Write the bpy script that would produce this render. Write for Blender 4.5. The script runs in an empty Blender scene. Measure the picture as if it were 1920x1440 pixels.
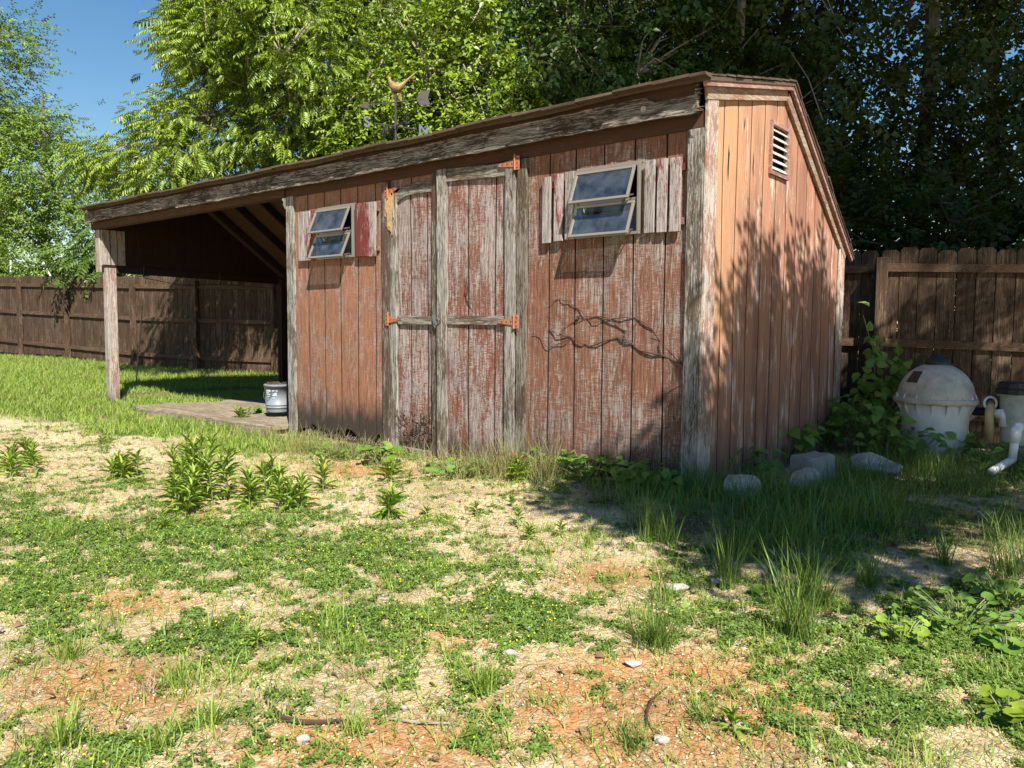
import bpy, math, random
import numpy as np
from mathutils import Vector
R = math.radians
rnd = random.Random(7)
rs = np.random.RandomState(11)
scene = bpy.context.scene
COL = scene.collection

# ------------------------------------------------------------------ camera
F_PX = 1463.2
PIT, ROL, YAW = 0.0723, 0.0063, 0.6858
CAM = np.array([2.428, -5.0472, 1.0779])
FW = np.array([-math.sin(YAW)*math.cos(PIT), math.cos(YAW)*math.cos(PIT), -math.sin(PIT)])
R0 = np.array([math.cos(YAW), math.sin(YAW), 0.0]); U0 = np.cross(R0, FW)
RT = R0*math.cos(ROL)+U0*math.sin(ROL); UP = -R0*math.sin(ROL)+U0*math.cos(ROL)
FH = np.array([-math.sin(YAW), math.cos(YAW), 0.0])

def cw(X, Z, H):                      # metres right of / ahead of the viewpoint, height
    p = CAM + R0*X + FH*Z
    return np.array([p[0], p[1], H])
def ground_pt(px, py, z=-0.1):        # where a sight line meets a level
    d = FW + RT*(px-960)/F_PX - UP*(py-720)/F_PX
    t = (z-CAM[2])/d[2]
    return CAM + d*t
def to_px(P):
    d = P-CAM
    z = np.maximum(d@FW, 0.05)
    return 960+F_PX*(d@RT)/z, 720-F_PX*(d@UP)/z, d@FW

# ------------------------------------------------------------------ noise
_tab = np.random.RandomState(3).rand(256, 256)
def vnoise(x, y):
    xi = np.floor(x).astype(int); yi = np.floor(y).astype(int)
    fx = x-xi; fy = y-yi
    fx = fx*fx*(3-2*fx); fy = fy*fy*(3-2*fy)
    a = _tab[xi & 255, yi & 255]; b = _tab[(xi+1) & 255, yi & 255]
    c = _tab[xi & 255, (yi+1) & 255]; d = _tab[(xi+1) & 255, (yi+1) & 255]
    return (a*(1-fx)+b*fx)*(1-fy)+(c*(1-fx)+d*fx)*fy
def fbm(x, y, o=4):
    s = 0; a = .5; t = 0
    for i in range(o):
        s = s+a*vnoise(x*2**i+17.3*i, y*2**i-9.1*i); t += a; a *= .55
    return s/t
def sstep(a, b, x):
    t = np.clip((x-a)/(b-a), 0, 1); return t*t*(3-2*t)

def gz(x, y):                          # height of the ground
    x = np.asarray(x, float); y = np.asarray(y, float)
    rel0 = (x-CAM[0])*FH[0]+(y-CAM[1])*FH[1]
    relx = (x-CAM[0])*R0[0]+(y-CAM[1])*R0[1]
    h = -0.11+0.0*x
    h = h+0.12*sstep(9, 13, rel0)+0.22*sstep(12.5, 20, rel0)
    h = h+0.05*sstep(-3.2, -.5, x)*np.exp(-((y+.3)/1.3)**2)
    h = h+0.06*(fbm(x*.7+5, y*.7)-.5)+0.02*(fbm(x*3, y*3+8, 3)-.5)*2
    h = h-0.05*sstep(4.0, 6.5, relx)
    h = np.where((x < -4.5) & (x > -9.8) & (y > -.9) & (y < 2.5), np.minimum(h, -.06), h)
    return h
def gz1(x, y): return float(gz(np.array([x]), np.array([y]))[0])
def on_ground(px, py):
    z = -.1
    for _ in range(6):
        p = ground_pt(px, py, z); z = .5*z+.5*gz1(p[0], p[1])
    p = ground_pt(px, py, z); return np.array([p[0], p[1], gz1(p[0], p[1])])

# ------------------------------------------------------------------ objects
def tag(o, label=None, cat=None, group=None, kind=None):
    if label: o['label'] = label
    if cat: o['category'] = cat
    if group: o['group'] = group
    if kind: o['kind'] = kind
    return o
def empty(name, loc=(0, 0, 0)):
    o = bpy.data.objects.new(name, None); COL.objects.link(o); o.location = loc
    o.empty_display_size = .1
    return o
def link(name, me, mat, parent=None, smooth=False):
    o = bpy.data.objects.new(name, me); COL.objects.link(o)
    if isinstance(mat, (list, tuple)):
        for m in mat: me.materials.append(m)
    elif mat: me.materials.append(mat)
    if smooth:
        me.polygons.foreach_set('use_smooth', [True]*len(me.polygons))
    if parent:
        o.parent = parent
    return o
class MB:
    """collects shapes, linked as ONE mesh object; given world coordinates, stored relative to the parent"""
    def __init__(s): s.v = []; s.f = []
    def add(s, V, Fs):
        n = len(s.v); s.v.extend([tuple(map(float, p)) for p in V]); s.f.extend([tuple(i+n for i in f) for f in Fs])
    def box(s, x0, x1, y0, y1, z0, z1):
        s.add([(x0,y0,z0),(x1,y0,z0),(x1,y1,z0),(x0,y1,z0),(x0,y0,z1),(x1,y0,z1),(x1,y1,z1),(x0,y1,z1)],
              [(0,3,2,1),(4,5,6,7),(0,1,5,4),(1,2,6,5),(2,3,7,6),(3,0,4,7)])
    def bar(s, a, b, w, t, up=(0, 0, 1)):   # a board from a to b; w along 'up' side, t across
        a = np.array(a, float); b = np.array(b, float); d = b-a; L = np.linalg.norm(d); d /= L
        u = np.array(up, float); u = u-d*(u@d); u /= np.linalg.norm(u); c = np.cross(d, u)
        V = []
        for p in (a, b):
            for (i, j) in ((-1,-1),(1,-1),(1,1),(-1,1)):
                V.append(p+c*t/2*i+u*w/2*j)
        s.add(V, [(0,3,2,1),(4,5,6,7),(0,1,5,4),(1,2,6,5),(2,3,7,6),(3,0,4,7)])
    def tube(s, pts, rad, n=6, cap=True):
        pts = [np.array(p, float) for p in pts]
        if not hasattr(rad, '__len__'): rad = [rad]*len(pts)
        V = []; prev = None
        for i, p in enumerate(pts):
            d = pts[min(i+1, len(pts)-1)]-pts[max(i-1, 0)]; d = d/(np.linalg.norm(d)+1e-9)
            u = np.array([0, 0, 1.]) if abs(d[2]) < .9 else np.array([1., 0, 0])
            if prev is not None: u = prev
            u = u-d*(u@d); u /= np.linalg.norm(u)+1e-9; prev = u; c = np.cross(d, u)
            for k in range(n):
                a = 2*math.pi*k/n; V.append(p+(u*math.cos(a)+c*math.sin(a))*rad[i])
        Fs = []
        for i in range(len(pts)-1):
            for k in range(n):
                Fs.append((i*n+k, i*n+(k+1) % n, (i+1)*n+(k+1) % n, (i+1)*n+k))
        if cap:
            Fs.append(tuple(range(n))[::-1]); Fs.append(tuple((len(pts)-1)*n+k for k in range(n)))
        s.add(V, Fs)
    def lathe(s, cx, cy, prof, n=40, wob=None):
        V = []; Fs = []
        for i, (r, z) in enumerate(prof):
            for k in range(n):
                a = 2*math.pi*k/n; rr = r*(wob(a, i) if wob else 1)
                V.append((cx+rr*math.cos(a), cy+rr*math.sin(a), z))
        for i in range(len(prof)-1):
            for k in range(n):
                Fs.append((i*n+k, i*n+(k+1) % n, (i+1)*n+(k+1) % n, (i+1)*n+k))
        s.add(V, Fs)
    def build(s, name, mat, parent=None, bevel=0, smooth=False, jit=0):
        off = np.array(parent_world(parent))
        v = [tuple(np.array(p)-off) for p in s.v]
        if jit: v = [(a+rnd.uniform(-jit, jit), b+rnd.uniform(-jit, jit), c+rnd.uniform(-jit, jit)) for a, b, c in v]
        me = bpy.data.meshes.new(name); me.from_pydata(v, [], s.f); me.update()
        o = link(name, me, mat, parent, smooth)
        if bevel:
            m = o.modifiers.new('bevel', 'BEVEL'); m.width = bevel; m.segments = 2; m.limit_method = 'ANGLE'; m.angle_limit = R(40)
        return o
def parent_world(p):
    x = np.zeros(3)
    while p is not None:
        x += np.array(p.location); p = p.parent
    return x

def inst(tv, tf, P, A, B, C, S):
    """copies of a small shape; A,B,C axes (N,3), S scale (N,3)"""
    N = len(P); k = len(tv)
    V = (P[:, None, :]+tv[None, :, 0, None]*(A*S[:, 0:1])[:, None, :]
         + tv[None, :, 1, None]*(B*S[:, 1:2])[:, None, :]+tv[None, :, 2, None]*(C*S[:, 2:3])[:, None, :])
    Fc = tf[None]+k*np.arange(N)[:, None, None]
    return V.reshape(-1, 3), Fc.reshape(-1, 3)
def trimesh(name, chunks, mat, parent=None, smooth=False):
    Vs = []; Fs = []; n = 0
    for V, Fc in chunks:
        Vs.append(V); Fs.append(Fc+n); n += len(V)
    V = np.concatenate(Vs)-parent_world(parent); Fc = np.concatenate(Fs)
    me = bpy.data.meshes.new(name)
    me.vertices.add(len(V)); me.vertices.foreach_set('co', V.astype(np.float32).ravel())
    me.loops.add(Fc.size); me.loops.foreach_set('vertex_index', Fc.astype(np.int32).ravel())
    me.polygons.add(len(Fc)); me.polygons.foreach_set('loop_start', np.arange(0, Fc.size, 3, dtype=np.int32))
    me.update(calc_edges=True)
    if smooth: me.polygons.foreach_set('use_smooth', np.ones(len(Fc), bool))
    return link(name, me, mat, parent)
def nrm(a): return a/(np.linalg.norm(a, axis=-1, keepdims=True)+1e-9)
def frames(D, up):
    """B along D, C roughly up"""
    B = nrm(D); A = nrm(np.cross(B, up)); C = np.cross(A, B)
    return A, B, C
DIAMOND = (np.array([(0,0,0),(.5,.42,.1),(0,1,-.18),(-.5,.42,.1)], float), np.array([(0,1,2),(0,2,3)]))
OVATE = (np.array([(0,0,0),(-.46,.28,.10),(0,.3,0),(.46,.28,.10),(-.4,.62,.05),(0,.64,-.06),(.4,.62,.05),(0,1,-.22)], float),
         np.array([(0,2,1),(0,3,2),(1,2,5),(1,5,4),(2,3,6),(2,6,5),(4,5,7),(5,6,7)]))
BLADE = (np.array([(-.5,0,0),(.5,0,0),(-.42,.4,-.16),(.42,.4,-.16),(-.25,.75,-.56),(.25,.75,-.56),(0,1,-1)], float),
         np.array([(0,1,3),(0,3,2),(2,3,5),(2,5,4),(4,5,6)]))
def round_leaf():
    v = [(0, .5, .0)]; n = 14
    for k in range(n):
        a = -math.pi/2+2*math.pi*k/n
        r = .5*(1+(.06 if k % 2 else -.04)); 
        if k == 0: r = .22
        v.append((r*math.cos(a)*1.1, .5+r*math.sin(a), .1+.05*math.sin(3*a)))
    return np.array(v), np.array([(0, 1+k, 1+(k+1) % n) for k in range(n)])
ROUND = round_leaf()
def clover_leaf():
    V = []; Fs = []
    for k in range(3):
        a = k*2*math.pi/3+.3; d = np.array([math.cos(a), math.sin(a)]); p = np.array([-d[1], d[0]])
        n = len(V)
        for (l, w, z) in ((0,0,0),(.6,.42,.12),(1,.22,.1),(.9,0,.04),(1,-.22,.1),(.6,-.42,.12)):
            q = d*l*.5+p*w*.5; V.append((q[0], q[1], z*.5))
        for j in range(1, 5): Fs.append((n, n+j, n+j+1))
    return np.array(V), np.array(Fs)
CLOVER = clover_leaf()
def pinnate(pairs=6, ll=.34, lw=.11, droop=.5):
    V = []; Fs = []
    L0, F0 = DIAMOND
    def rach(t): return np.array([0, t, -.3*t*t+.05])
    n = 6
    for i in range(n):                     # rachis strip
        a = rach(i/n); b = rach((i+1)/n); w = .007
        k = len(V); V += [a+[-w,0,0], a+[w,0,0], b+[w,0,0], b+[-w,0,0]]; Fs += [(k,k+1,k+2),(k,k+2,k+3)]
    items = []
    for i in range(pairs):
        t = .22+.78*(i+.5)/pairs
        for s in (-1, 1): items.append((t, np.array([s*.85, .38, -droop+.1*math.sin(i*5+s)]), ll*(1.0-.25*abs(t-.55))))
    items.append((1., np.array([0, .8, -.5]), ll*.9))
    for t, d, l in items:
        d = d/np.linalg.norm(d); c = np.array([0, 0, 1.]); a = np.cross(d, c); a /= np.linalg.norm(a); c = np.cross(a, d)
        k = len(V); p = rach(t)
        for q in L0: V.append(p+a*q[0]*lw+d*q[1]*l+c*q[2]*l)
        for f in F0: Fs.append(tuple(i+k for i in f))
    return np.array(V), np.array(Fs)
PINN = pinnate(); PINN2 = pinnate(5, .4, .15, .35)
def simple_spray(n=7, seed=1):
    r = random.Random(seed); V = []; Fs = []
    L0, F0 = DIAMOND
    for i in range(n):
        t = .1+.9*i/(n-1); s = 1 if i % 2 else -1
        p = np.array([.05*math.sin(i*2), t, -.12*t*t])
        d = np.array([s*r.uniform(.5, .9), r.uniform(.3, .7), r.uniform(-.55, .05)]); d /= np.linalg.norm(d)
        c = np.array([r.uniform(-.3, .3), r.uniform(-.3, .3), 1.]); a = np.cross(d, c); a /= np.linalg.norm(a); c = np.cross(a, d)
        k = len(V); l = .36*r.uniform(.75, 1.15); w = l*.62
        for q in L0: V.append(p+a*q[0]*w+d*q[1]*l+c*q[2]*l)
        for f in F0: Fs.append(tuple(j+k for j in f))
    return np.array(V), np.array(Fs)
SPRAY = simple_spray(8, 2)

# ------------------------------------------------------------------ node helpers
class NT:
    def __init__(s, name):
        s.m = bpy.data.materials.new(name); s.m.use_nodes = True; s.t = s.m.node_tree; s.t.nodes.clear()
        s.out = s.t.nodes.new('ShaderNodeOutputMaterial')
    def n(s, typ, ins=None, **props):
        nd = s.t.nodes.new(typ)
        for k, v in props.items(): setattr(nd, k, v)
        if ins:
            for k, v in ins.items(): s.set(nd, k, v)
        return nd
    def set(s, nd, k, v):
        i = nd.inputs[k]
        if isinstance(v, bpy.types.NodeSocket): s.t.links.new(v, i)
        elif isinstance(v, bpy.types.Node): s.t.links.new(v.outputs[0], i)
        else: i.default_value = v
    def math(s, op, a, b=0.0, c=None, clamp=False):
        nd = s.n('ShaderNodeMath', {0: a, 1: b}, operation=op, use_clamp=clamp)
        if c is not None: s.set(nd, 2, c)
        return nd.outputs[0]
    def ramp(s, fac, lo, hi):
        return s.n('ShaderNodeMapRange', {'Value': fac, 'From Min': lo, 'From Max': hi}, clamp=True).outputs[0]
    def mix(s, fac, a, b, mode='MIX'):
        nd = s.n('ShaderNodeMix', data_type='RGBA', blend_type=mode)
        s.set(nd, 0, fac); s.set(nd, 6, c4(a) if isinstance(a, tuple) else a); s.set(nd, 7, c4(b) if isinstance(b, tuple) else b)
        return nd.outputs[2]
    def noise(s, vec, scale, detail=4, rough=.6, dist=0):
        return s.n('ShaderNodeTexNoise', {'Vector': vec, 'Scale': scale, 'Detail': detail, 'Roughness': rough, 'Distortion': dist}).outputs[0]
    def scaled(s, vec, sc):
        return s.n('ShaderNodeVectorMath', {0: vec, 1: sc}, operation='MULTIPLY').outputs[0]
    def obj(s, per_island=True):
        tc = s.n('ShaderNodeTexCoord').outputs['Object']
        if not per_island: return tc
        g = s.n('ShaderNodeNewGeometry').outputs['Random Per Island']
        off = s.n('ShaderNodeVectorMath', {0: (37.0, 91.0, 53.0)}, operation='SCALE'); s.set(off, 'Scale', g)
        return s.n('ShaderNodeVectorMath', {0: tc, 1: off.outputs[0]}, operation='ADD').outputs[0]
    def bsdf(s, col, rough=.8, bump=None, dist=.004, strength=.6, spec=.3, metal=0):
        b = s.n('ShaderNodeBsdfPrincipled', {'Base Color': c4(col) if isinstance(col, tuple) else col, 'Roughness': rough,
                 'Specular IOR Level': spec, 'Metallic': metal})
        if bump is not None:
            s.set(b, 'Normal', s.n('ShaderNodeBump', {'Height': bump, 'Distance': dist, 'Strength': strength}).outputs[0])
        s.t.links.new(b.outputs[0], s.out.inputs[0]); return b
def c4(c): return (c[0], c[1], c[2], 1.0)

def wood(name, paint, bare, dark=(.05, .035, .025), peel=.5, axis='z', saw=0.0, rot=None, second=None, knots=False,
         grain_amt=.55, bumpd=.004, streak=.5):
    """old board: paint worn down to bare grey wood along the grain, with saw marks and dirt"""
    s = NT(name); v = s.obj()
    k = {'z': (1, 1, .05), 'x': (.05, 1, 1), 'y': (1, .05, 1)}[axis]
    k2 = {'z': (1, 1, .3), 'x': (.3, 1, 1), 'y': (1, .3, 1)}[axis]
    wob = s.noise(s.scaled(v, (1, 1, 1)), 2.2, 2)
    vv = s.n('ShaderNodeVectorMath', {0: v, 1: s.n('ShaderNodeVectorMath', {0: (.05, .05, .05)}, operation='SCALE').outputs[0]}, operation='ADD')
    sc = vv.inputs[1].links[0].from_node; s.set(sc, 'Scale', wob); v = vv.outputs[0]
    g1 = s.noise(s.scaled(v, k), 75, 5, .65, .3)
    g2 = s.noise(s.scaled(v, k), 260, 3, .6)
    patch = s.noise(s.scaled(v, k2), 7, 6, .72, .4)
    big = s.noise(v, 1.6, 3, .6)
    mixv = s.math('ADD', s.math('MULTIPLY', patch, .62), s.math('MULTIPLY', g1, .38))
    mixv = s.math('ADD', mixv, s.math('MULTIPLY', s.math('SUBTRACT', big, .5), .35))
    sawn = None
    if saw:
        ks = {'z': (4, 4, 38), 'x': (38, 4, 4), 'y': (4, 38, 4)}[axis]
        sawn = s.noise(s.scaled(v, ks), 4.5, 3, .6, .2)
        mixv = s.math('ADD', mixv, s.math('MULTIPLY', s.math('SUBTRACT', sawn, .5), saw*.5))
    th = .72-peel*.44
    g3 = s.noise(s.scaled(v, {'z': (1, 1, .03), 'x': (.03, 1, 1), 'y': (1, .03, 1)}[axis]), 150, 3, .7, .2)
    fleck = s.noise(s.scaled(v, {'z': (1, 1, .2), 'x': (.2, 1, 1), 'y': (1, .2, 1)}[axis]), 120, 3, .7)
    mixv = s.math('ADD', mixv, s.math('MULTIPLY', s.math('SUBTRACT', fleck, .5), .42))
    m = s.ramp(mixv, th-.03, th+.04)
    pc = paint
    if second: pc = s.mix(s.ramp(s.noise(s.scaled(v, k2), 3.1, 5, .65), .42, .6), paint, second)
    col = s.mix(m, pc, bare)
    gd = s.ramp(g1, .3, .68)
    col = s.mix(s.math('MULTIPLY', s.math('SUBTRACT', 1.0, gd), grain_amt), col, dark)
    col = s.mix(s.math('MULTIPLY', s.ramp(g2, .52, .38), .35), col, dark)
    col = s.mix(s.math('MULTIPLY', s.ramp(g3, .50, .40), grain_amt*.9), col, dark)
    if sawn is not None:
        col = s.mix(s.math('MULTIPLY', s.ramp(sawn, .40, .30), .4*saw, None, True), col, dark)
    tone = s.ramp(s.noise(s.scaled(v, k2), 2.4, 3), .3, .7)
    col = s.mix(s.math('MULTIPLY', tone, streak*.55), col, s.mix(.55, col, dark))
    isl = s.n('ShaderNodeNewGeometry').outputs['Random Per Island']
    col = s.mix(s.math('MULTIPLY', isl, .38 if 'fence' not in name else .65), col, s.mix(.5, col, dark))
    if rot is not None:
        tc = s.n('ShaderNodeTexCoord').outputs['Object']; z = s.n('ShaderNodeSeparateXYZ', {0: tc}).outputs[2]
        zz = s.math('ADD', z, s.math('MULTIPLY', s.math('SUBTRACT', s.noise(s.scaled(tc, (1, 1, .35)), 9, 5, .7), .5), .55))
        col = s.mix(s.ramp(zz, rot+.14, rot-.12), col, (.05, .038, .03))
    if knots:
        vo = s.n('ShaderNodeTexVoronoi', {'Vector': s.scaled(v, {'z': (6, 6, 2.2), 'x': (2.2, 6, 6), 'y': (6, 2.2, 6)}[axis]), 'Scale': 1.0})
        kk = s.ramp(vo.outputs['Distance'], .16, .09)
        col = s.mix(s.math('MULTIPLY', kk, .7), col, dark)
    h = s.math('ADD', s.math('MULTIPLY', g1, .7), s.math('MULTIPLY', g2, .25))
    h = s.math('ADD', h, s.math('ADD', s.math('MULTIPLY', m, -.3), s.math('MULTIPLY', fleck, .3)))
    if sawn is not None: h = s.math('ADD', h, s.math('MULTIPLY', sawn, .4*saw))
    s.bsdf(col, .85, h, bumpd, .8, .15)
    return s.m

def leafmat(name, a, b, trans=.35, rough=.5, glow=(1.1, 1.25, .5), yellow=None):
    s = NT(name); g = s.n('ShaderNodeNewGeometry').outputs['Random Per Island']
    tc = s.n('ShaderNodeTexCoord').outputs['Object']
    col = s.mix(s.ramp(s.math('ADD', s.math('MULTIPLY', g, .6), s.math('MULTIPLY', s.noise(tc, 1.3, 2), .5)), .25, .85), a, b)
    if yellow: col = s.mix(s.ramp(g, .93, .97), col, yellow)
    b1 = s.n('ShaderNodeBsdfPrincipled', {'Base Color': col, 'Roughness': rough, 'Specular IOR Level': .35})
    tcol = s.mix(1.0, col, c4(glow), 'MULTIPLY')
    t1 = s.n('ShaderNodeBsdfTranslucent', {'Color': tcol})
    mx = s.n('ShaderNodeMixShader', {0: trans, 1: b1.outputs[0], 2: t1.outputs[0]})
    s.t.links.new(mx.outputs[0], s.out.inputs[0]); return s.m

def plain(name, col, rough=.6, metal=0, dirt=None, amt=.5, scale=9, bump=.001, spec=.4):
    s = NT(name); v = s.n('ShaderNodeTexCoord').outputs['Object']
    if 'rock' in name:
        v = s.n('ShaderNodeVectorMath', {0: v, 1: (1.0, 1.0, 2.2)}, operation='MULTIPLY').outputs[0]
    n1 = s.noise(v, scale, 6, .65); n2 = s.noise(v, scale*6, 4, .6)
    c = s.mix(s.math('MULTIPLY', s.ramp(n1, .42, .68), amt), c4(col), c4(dirt or tuple(x*.5 for x in col)))
    c = s.mix(s.math('MULTIPLY', s.ramp(n2, .5, .75), amt*.5), c, c4(dirt or tuple(x*.5 for x in col)))
    s.bsdf(c, rough, n2, bump, .5, spec, metal); return s.m

BARE = (.40, .35, .31)
M = {}
M['siding'] = wood('weathered terracotta siding', (.37, .165, .10), (.46, .38, .34), (.06, .03, .02), .44, 'z', 1.1, .10, (.34, .16, .105), False, .7, .004, .6)
M['siding_left'] = wood('salmon siding', (.44, .20, .115), (.40, .36, .34), (.08, .04, .025), .34, 'z', 1.1, .24, (.42, .20, .12), False, .6, .004, .35)
M['siding_door'] = wood('peeling door siding', (.34, .12, .07), (.54, .47, .44), (.06, .03, .022), .56, 'z', 1.0, .05, (.34, .16, .11), False, .7, .004, .5)
M['trim'] = wood('bare grey trim', (.22, .16, .11), (.50, .46, .41), (.03, .024, .02), .60, 'z', .0, None, None, False, .75, .006)
M['trimx'] = wood('bare grey rail', (.22, .16, .11), (.42, .38, .32), (.03, .024, .02), .55, 'x', .0, None, None, False, .75, .006)
M['jamb'] = wood('brown door jamb', (.14, .095, .065), (.32, .28, .23), (.028, .02, .015), .48, 'z', .0, None, None, False, .7, .006)
M['fascia'] = wood('silvered fascia board', (.14, .08, .055), (.50, .44, .38), (.025, .018, .014), .58, 'x', .0, None, (.24, .14, .10), True, 1.0, .014)
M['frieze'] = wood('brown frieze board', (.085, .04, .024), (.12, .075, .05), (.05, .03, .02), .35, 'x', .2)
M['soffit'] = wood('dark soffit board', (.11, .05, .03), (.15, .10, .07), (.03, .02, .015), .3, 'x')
M['whitetrim'] = wood('flaking white corner trim', (.40, .22, .16), (.64, .58, .50), (.10, .06, .045), .57, 'z', .2, None, None, False, .35)
M['whitetrimy'] = wood('flaking white gable trim', (.30, .165, .11), (.48, .41, .33), (.10, .06, .04), .44, 'y', .1, None, (.46, .26, .15), False, .4)
M['pinkboard'] = wood('faded pink rake board', (.36, .18, .14), (.50, .34, .28), (.12, .06, .05), .5, 'y')
M['redslat'] = wood('worn red shutter slat', (.26, .035, .03), (.50, .45, .42), (.05, .02, .02), .66, 'z', .1, None, (.20, .05, .04), False, .5)
M['redslat2'] = wood('red shutter slat', (.17, .032, .028), (.34, .24, .21), (.05, .02, .02), .47, 'z', .1, None, (.22, .04, .035), False, .4)
M['fence'] = wood('brown stained fence board', (.135, .082, .050), (.24, .165, .105), (.028, .018, .012), .44, 'z', .0, None, (.10, .06, .038), True, .75, .003)
M['fencex'] = wood('brown stained fence rail', (.135, .082, .05), (.22, .15, .095), (.035, .02, .012), .42, 'x', .0, None, None, True, .6, .003)
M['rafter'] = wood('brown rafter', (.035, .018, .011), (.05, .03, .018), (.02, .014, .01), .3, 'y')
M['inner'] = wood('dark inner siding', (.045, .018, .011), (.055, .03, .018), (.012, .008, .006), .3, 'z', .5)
M['deckwood'] = wood('weathered deck boards', (.30, .25, .17), (.46, .39, .28), (.08, .055, .035), .55, 'x', .0, None, None, True, .6, .006)
M['post'] = wood('peeling porch post', (.34, .18, .12), (.52, .46, .42), (.07, .05, .035), .6, 'z', .2, -.0, (.40, .24, .16), False, .5)
M['groove'] = plain('dark groove brown', (.035, .018, .012), .95, 0, (.04, .025, .015), .6, 30)  # near-black brown for groove faces and siding splits
M['hinge'] = plain('rusty orange hinge', (.43, .17, .08), .7, .1, (.20, .06, .03), .8, 45)
M['alu'] = plain('taupe aluminium frame', (.24, .215, .18), .45, .3, (.22, .19, .15), .3, 20)
M['ventwhite'] = plain('white louvre paint', (.72, .67, .60), .7, 0, (.45, .30, .24), .45, 25)
M['galv'] = plain('galvanised steel', (.30, .31, .32), .35, .8, (.3, .3, .3), .4, 20)
M['roofedge'] = plain('brown shingle', (.10, .065, .045), .9, 0, (.05, .035, .025), .7, 18, .006)
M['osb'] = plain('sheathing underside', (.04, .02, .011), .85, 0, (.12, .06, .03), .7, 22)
M['vane'] = plain('dark iron', (.06, .06, .065), .5, .5, (.12, .07, .04), .6, 30)
M['gold'] = plain('tarnished gold', (.26, .19, .07), .6, .2, (.12, .07, .03), .8, 25)
M['bucket'] = plain('shade-tinted faded white pail', (.17, .19, .22), .5, 0, (.25, .24, .22), .45, 14)  # shade painted into the colour: white plastic darkened to blue-grey
M['bucket_label'] = plain('sun-bleached print', (.30, .36, .46), .6, 0, (.58, .6, .62), .9, 60)
M['debris'] = plain('dead leaves', (.10, .06, .045), .9, 0, (.03, .02, .02), .8, 40)
M['tank'] = plain('chalky white plastic', (.68, .69, .69), .5, 0, (.42, .42, .40), .4, 6)
M['dome'] = plain('dirty cream plastic', (.55, .51, .42), .55, 0, (.18, .17, .15), .6, 7)
M['blackplastic'] = plain('black plastic', (.018, .018, .02), .45, 0, (.05, .045, .04), .4, 12)
M['maroon'] = plain('faded maroon sticker', (.045, .022, .02), .5, 0, (.2, .12, .1), .3, 30)
M['tanpipe'] = plain('yellowed tube', (.50, .36, .18), .4, 0, (.35, .24, .1), .4, 12)
M['pvc'] = plain('white pipe plastic', (.72, .73, .72), .4, 0, (.4, .4, .36), .3, 20)
M['potgrey'] = plain('mildewed grey plastic', (.50, .54, .50), .5, 0, (.2, .22, .17), .6, 8)
M['stone'] = plain('white quartz rock', (.46, .42, .38), .85, 0, (.22, .13, .08), .85, 9, .03)
M['block'] = plain('grey concrete block', (.30, .29, .28), .9, 0, (.16, .16, .14), .6, 14, .006)
M['twig'] = plain('dead vine', (.05, .028, .02), .8, 0, (.09, .055, .04), .5, 30)
M['bark'] = plain('grey bark', (.13, .105, .08), .9, 0, (.05, .04, .03), .8, 10, .02)
M['barkpale'] = plain('pale bark', (.30, .25, .20), .9, 0, (.12, .1, .08), .7, 10, .015)
M['cable'] = plain('black cable', (.03, .03, .03), .5)
M['white_metal'] = plain('white painted metal', (.7, .7, .7), .5, .2)
M['straw'] = leafmat('dry straw', (.42, .33, .19), (.28, .20, .12), .2, .8, (1, 1, .9))
M['stemgreen'] = plain('green stem', (.14, .20, .06), .6, 0, (.2, .16, .08), .5, 12)
M['weed'] = leafmat('weed leaf', (.16, .26, .03), (.30, .40, .06), .28, .5, (1.1, 1.25, .5), (.34, .28, .06))
M['broad'] = leafmat('broad weed leaf', (.10, .20, .025), (.19, .29, .05), .25, .45)
M['clover'] = leafmat('clover leaf', (.055, .12, .02), (.19, .27, .045), .2, .5, (1.1, 1.3, .5))
M['grass'] = leafmat('lawn blade', (.15, .25, .03), (.30, .38, .07), .3, .5, (1.1, 1.2, .5), (.34, .28, .12))
M['grassdark'] = leafmat('tall grass blade', (.07, .14, .02), (.20, .28, .05), .3, .5, (1.1, 1.2, .5), (.34, .28, .14))
M['drygrass'] = leafmat('half-dry grass', (.20, .22, .07), (.34, .28, .13), .35, .7, (1.1, 1.1, .6))
M['flower'] = plain('yellow blossom', (.75, .62, .03), .6)
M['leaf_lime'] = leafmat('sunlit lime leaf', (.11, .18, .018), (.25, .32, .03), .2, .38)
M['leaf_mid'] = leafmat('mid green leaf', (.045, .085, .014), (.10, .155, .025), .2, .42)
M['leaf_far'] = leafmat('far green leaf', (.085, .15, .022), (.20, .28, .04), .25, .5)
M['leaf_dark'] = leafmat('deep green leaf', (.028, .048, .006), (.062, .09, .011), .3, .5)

def glassmat():
    s = NT('window glass')
    fr = s.n('ShaderNodeFresnel', {'IOR': 1.5}).outputs[0]
    gl = s.n('ShaderNodeBsdfGlossy', {'Color': (.40, .40, .40, 1), 'Roughness': .03})
    v = s.n('ShaderNodeTexCoord').outputs['Object']
    df = s.n('ShaderNodeBsdfDiffuse', {'Color': (.35, .36, .36, 1)})
    tr = s.n('ShaderNodeBsdfTransparent', {'Color': (.72, .78, .8, 1)})
    m0 = s.n('ShaderNodeMixShader', {0: s.math('MULTIPLY', s.ramp(s.noise(v, 7, 5), .3, .7), .22), 1: tr.outputs[0], 2: df.outputs[0]})
    m1 = s.n('ShaderNodeMixShader', {0: s.math('MULTIPLY', fr, .45), 1: m0.outputs[0], 2: gl.outputs[0]})
    s.t.links.new(m1.outputs[0], s.out.inputs[0]); return s.m
M['glass'] = glassmat()

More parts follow.
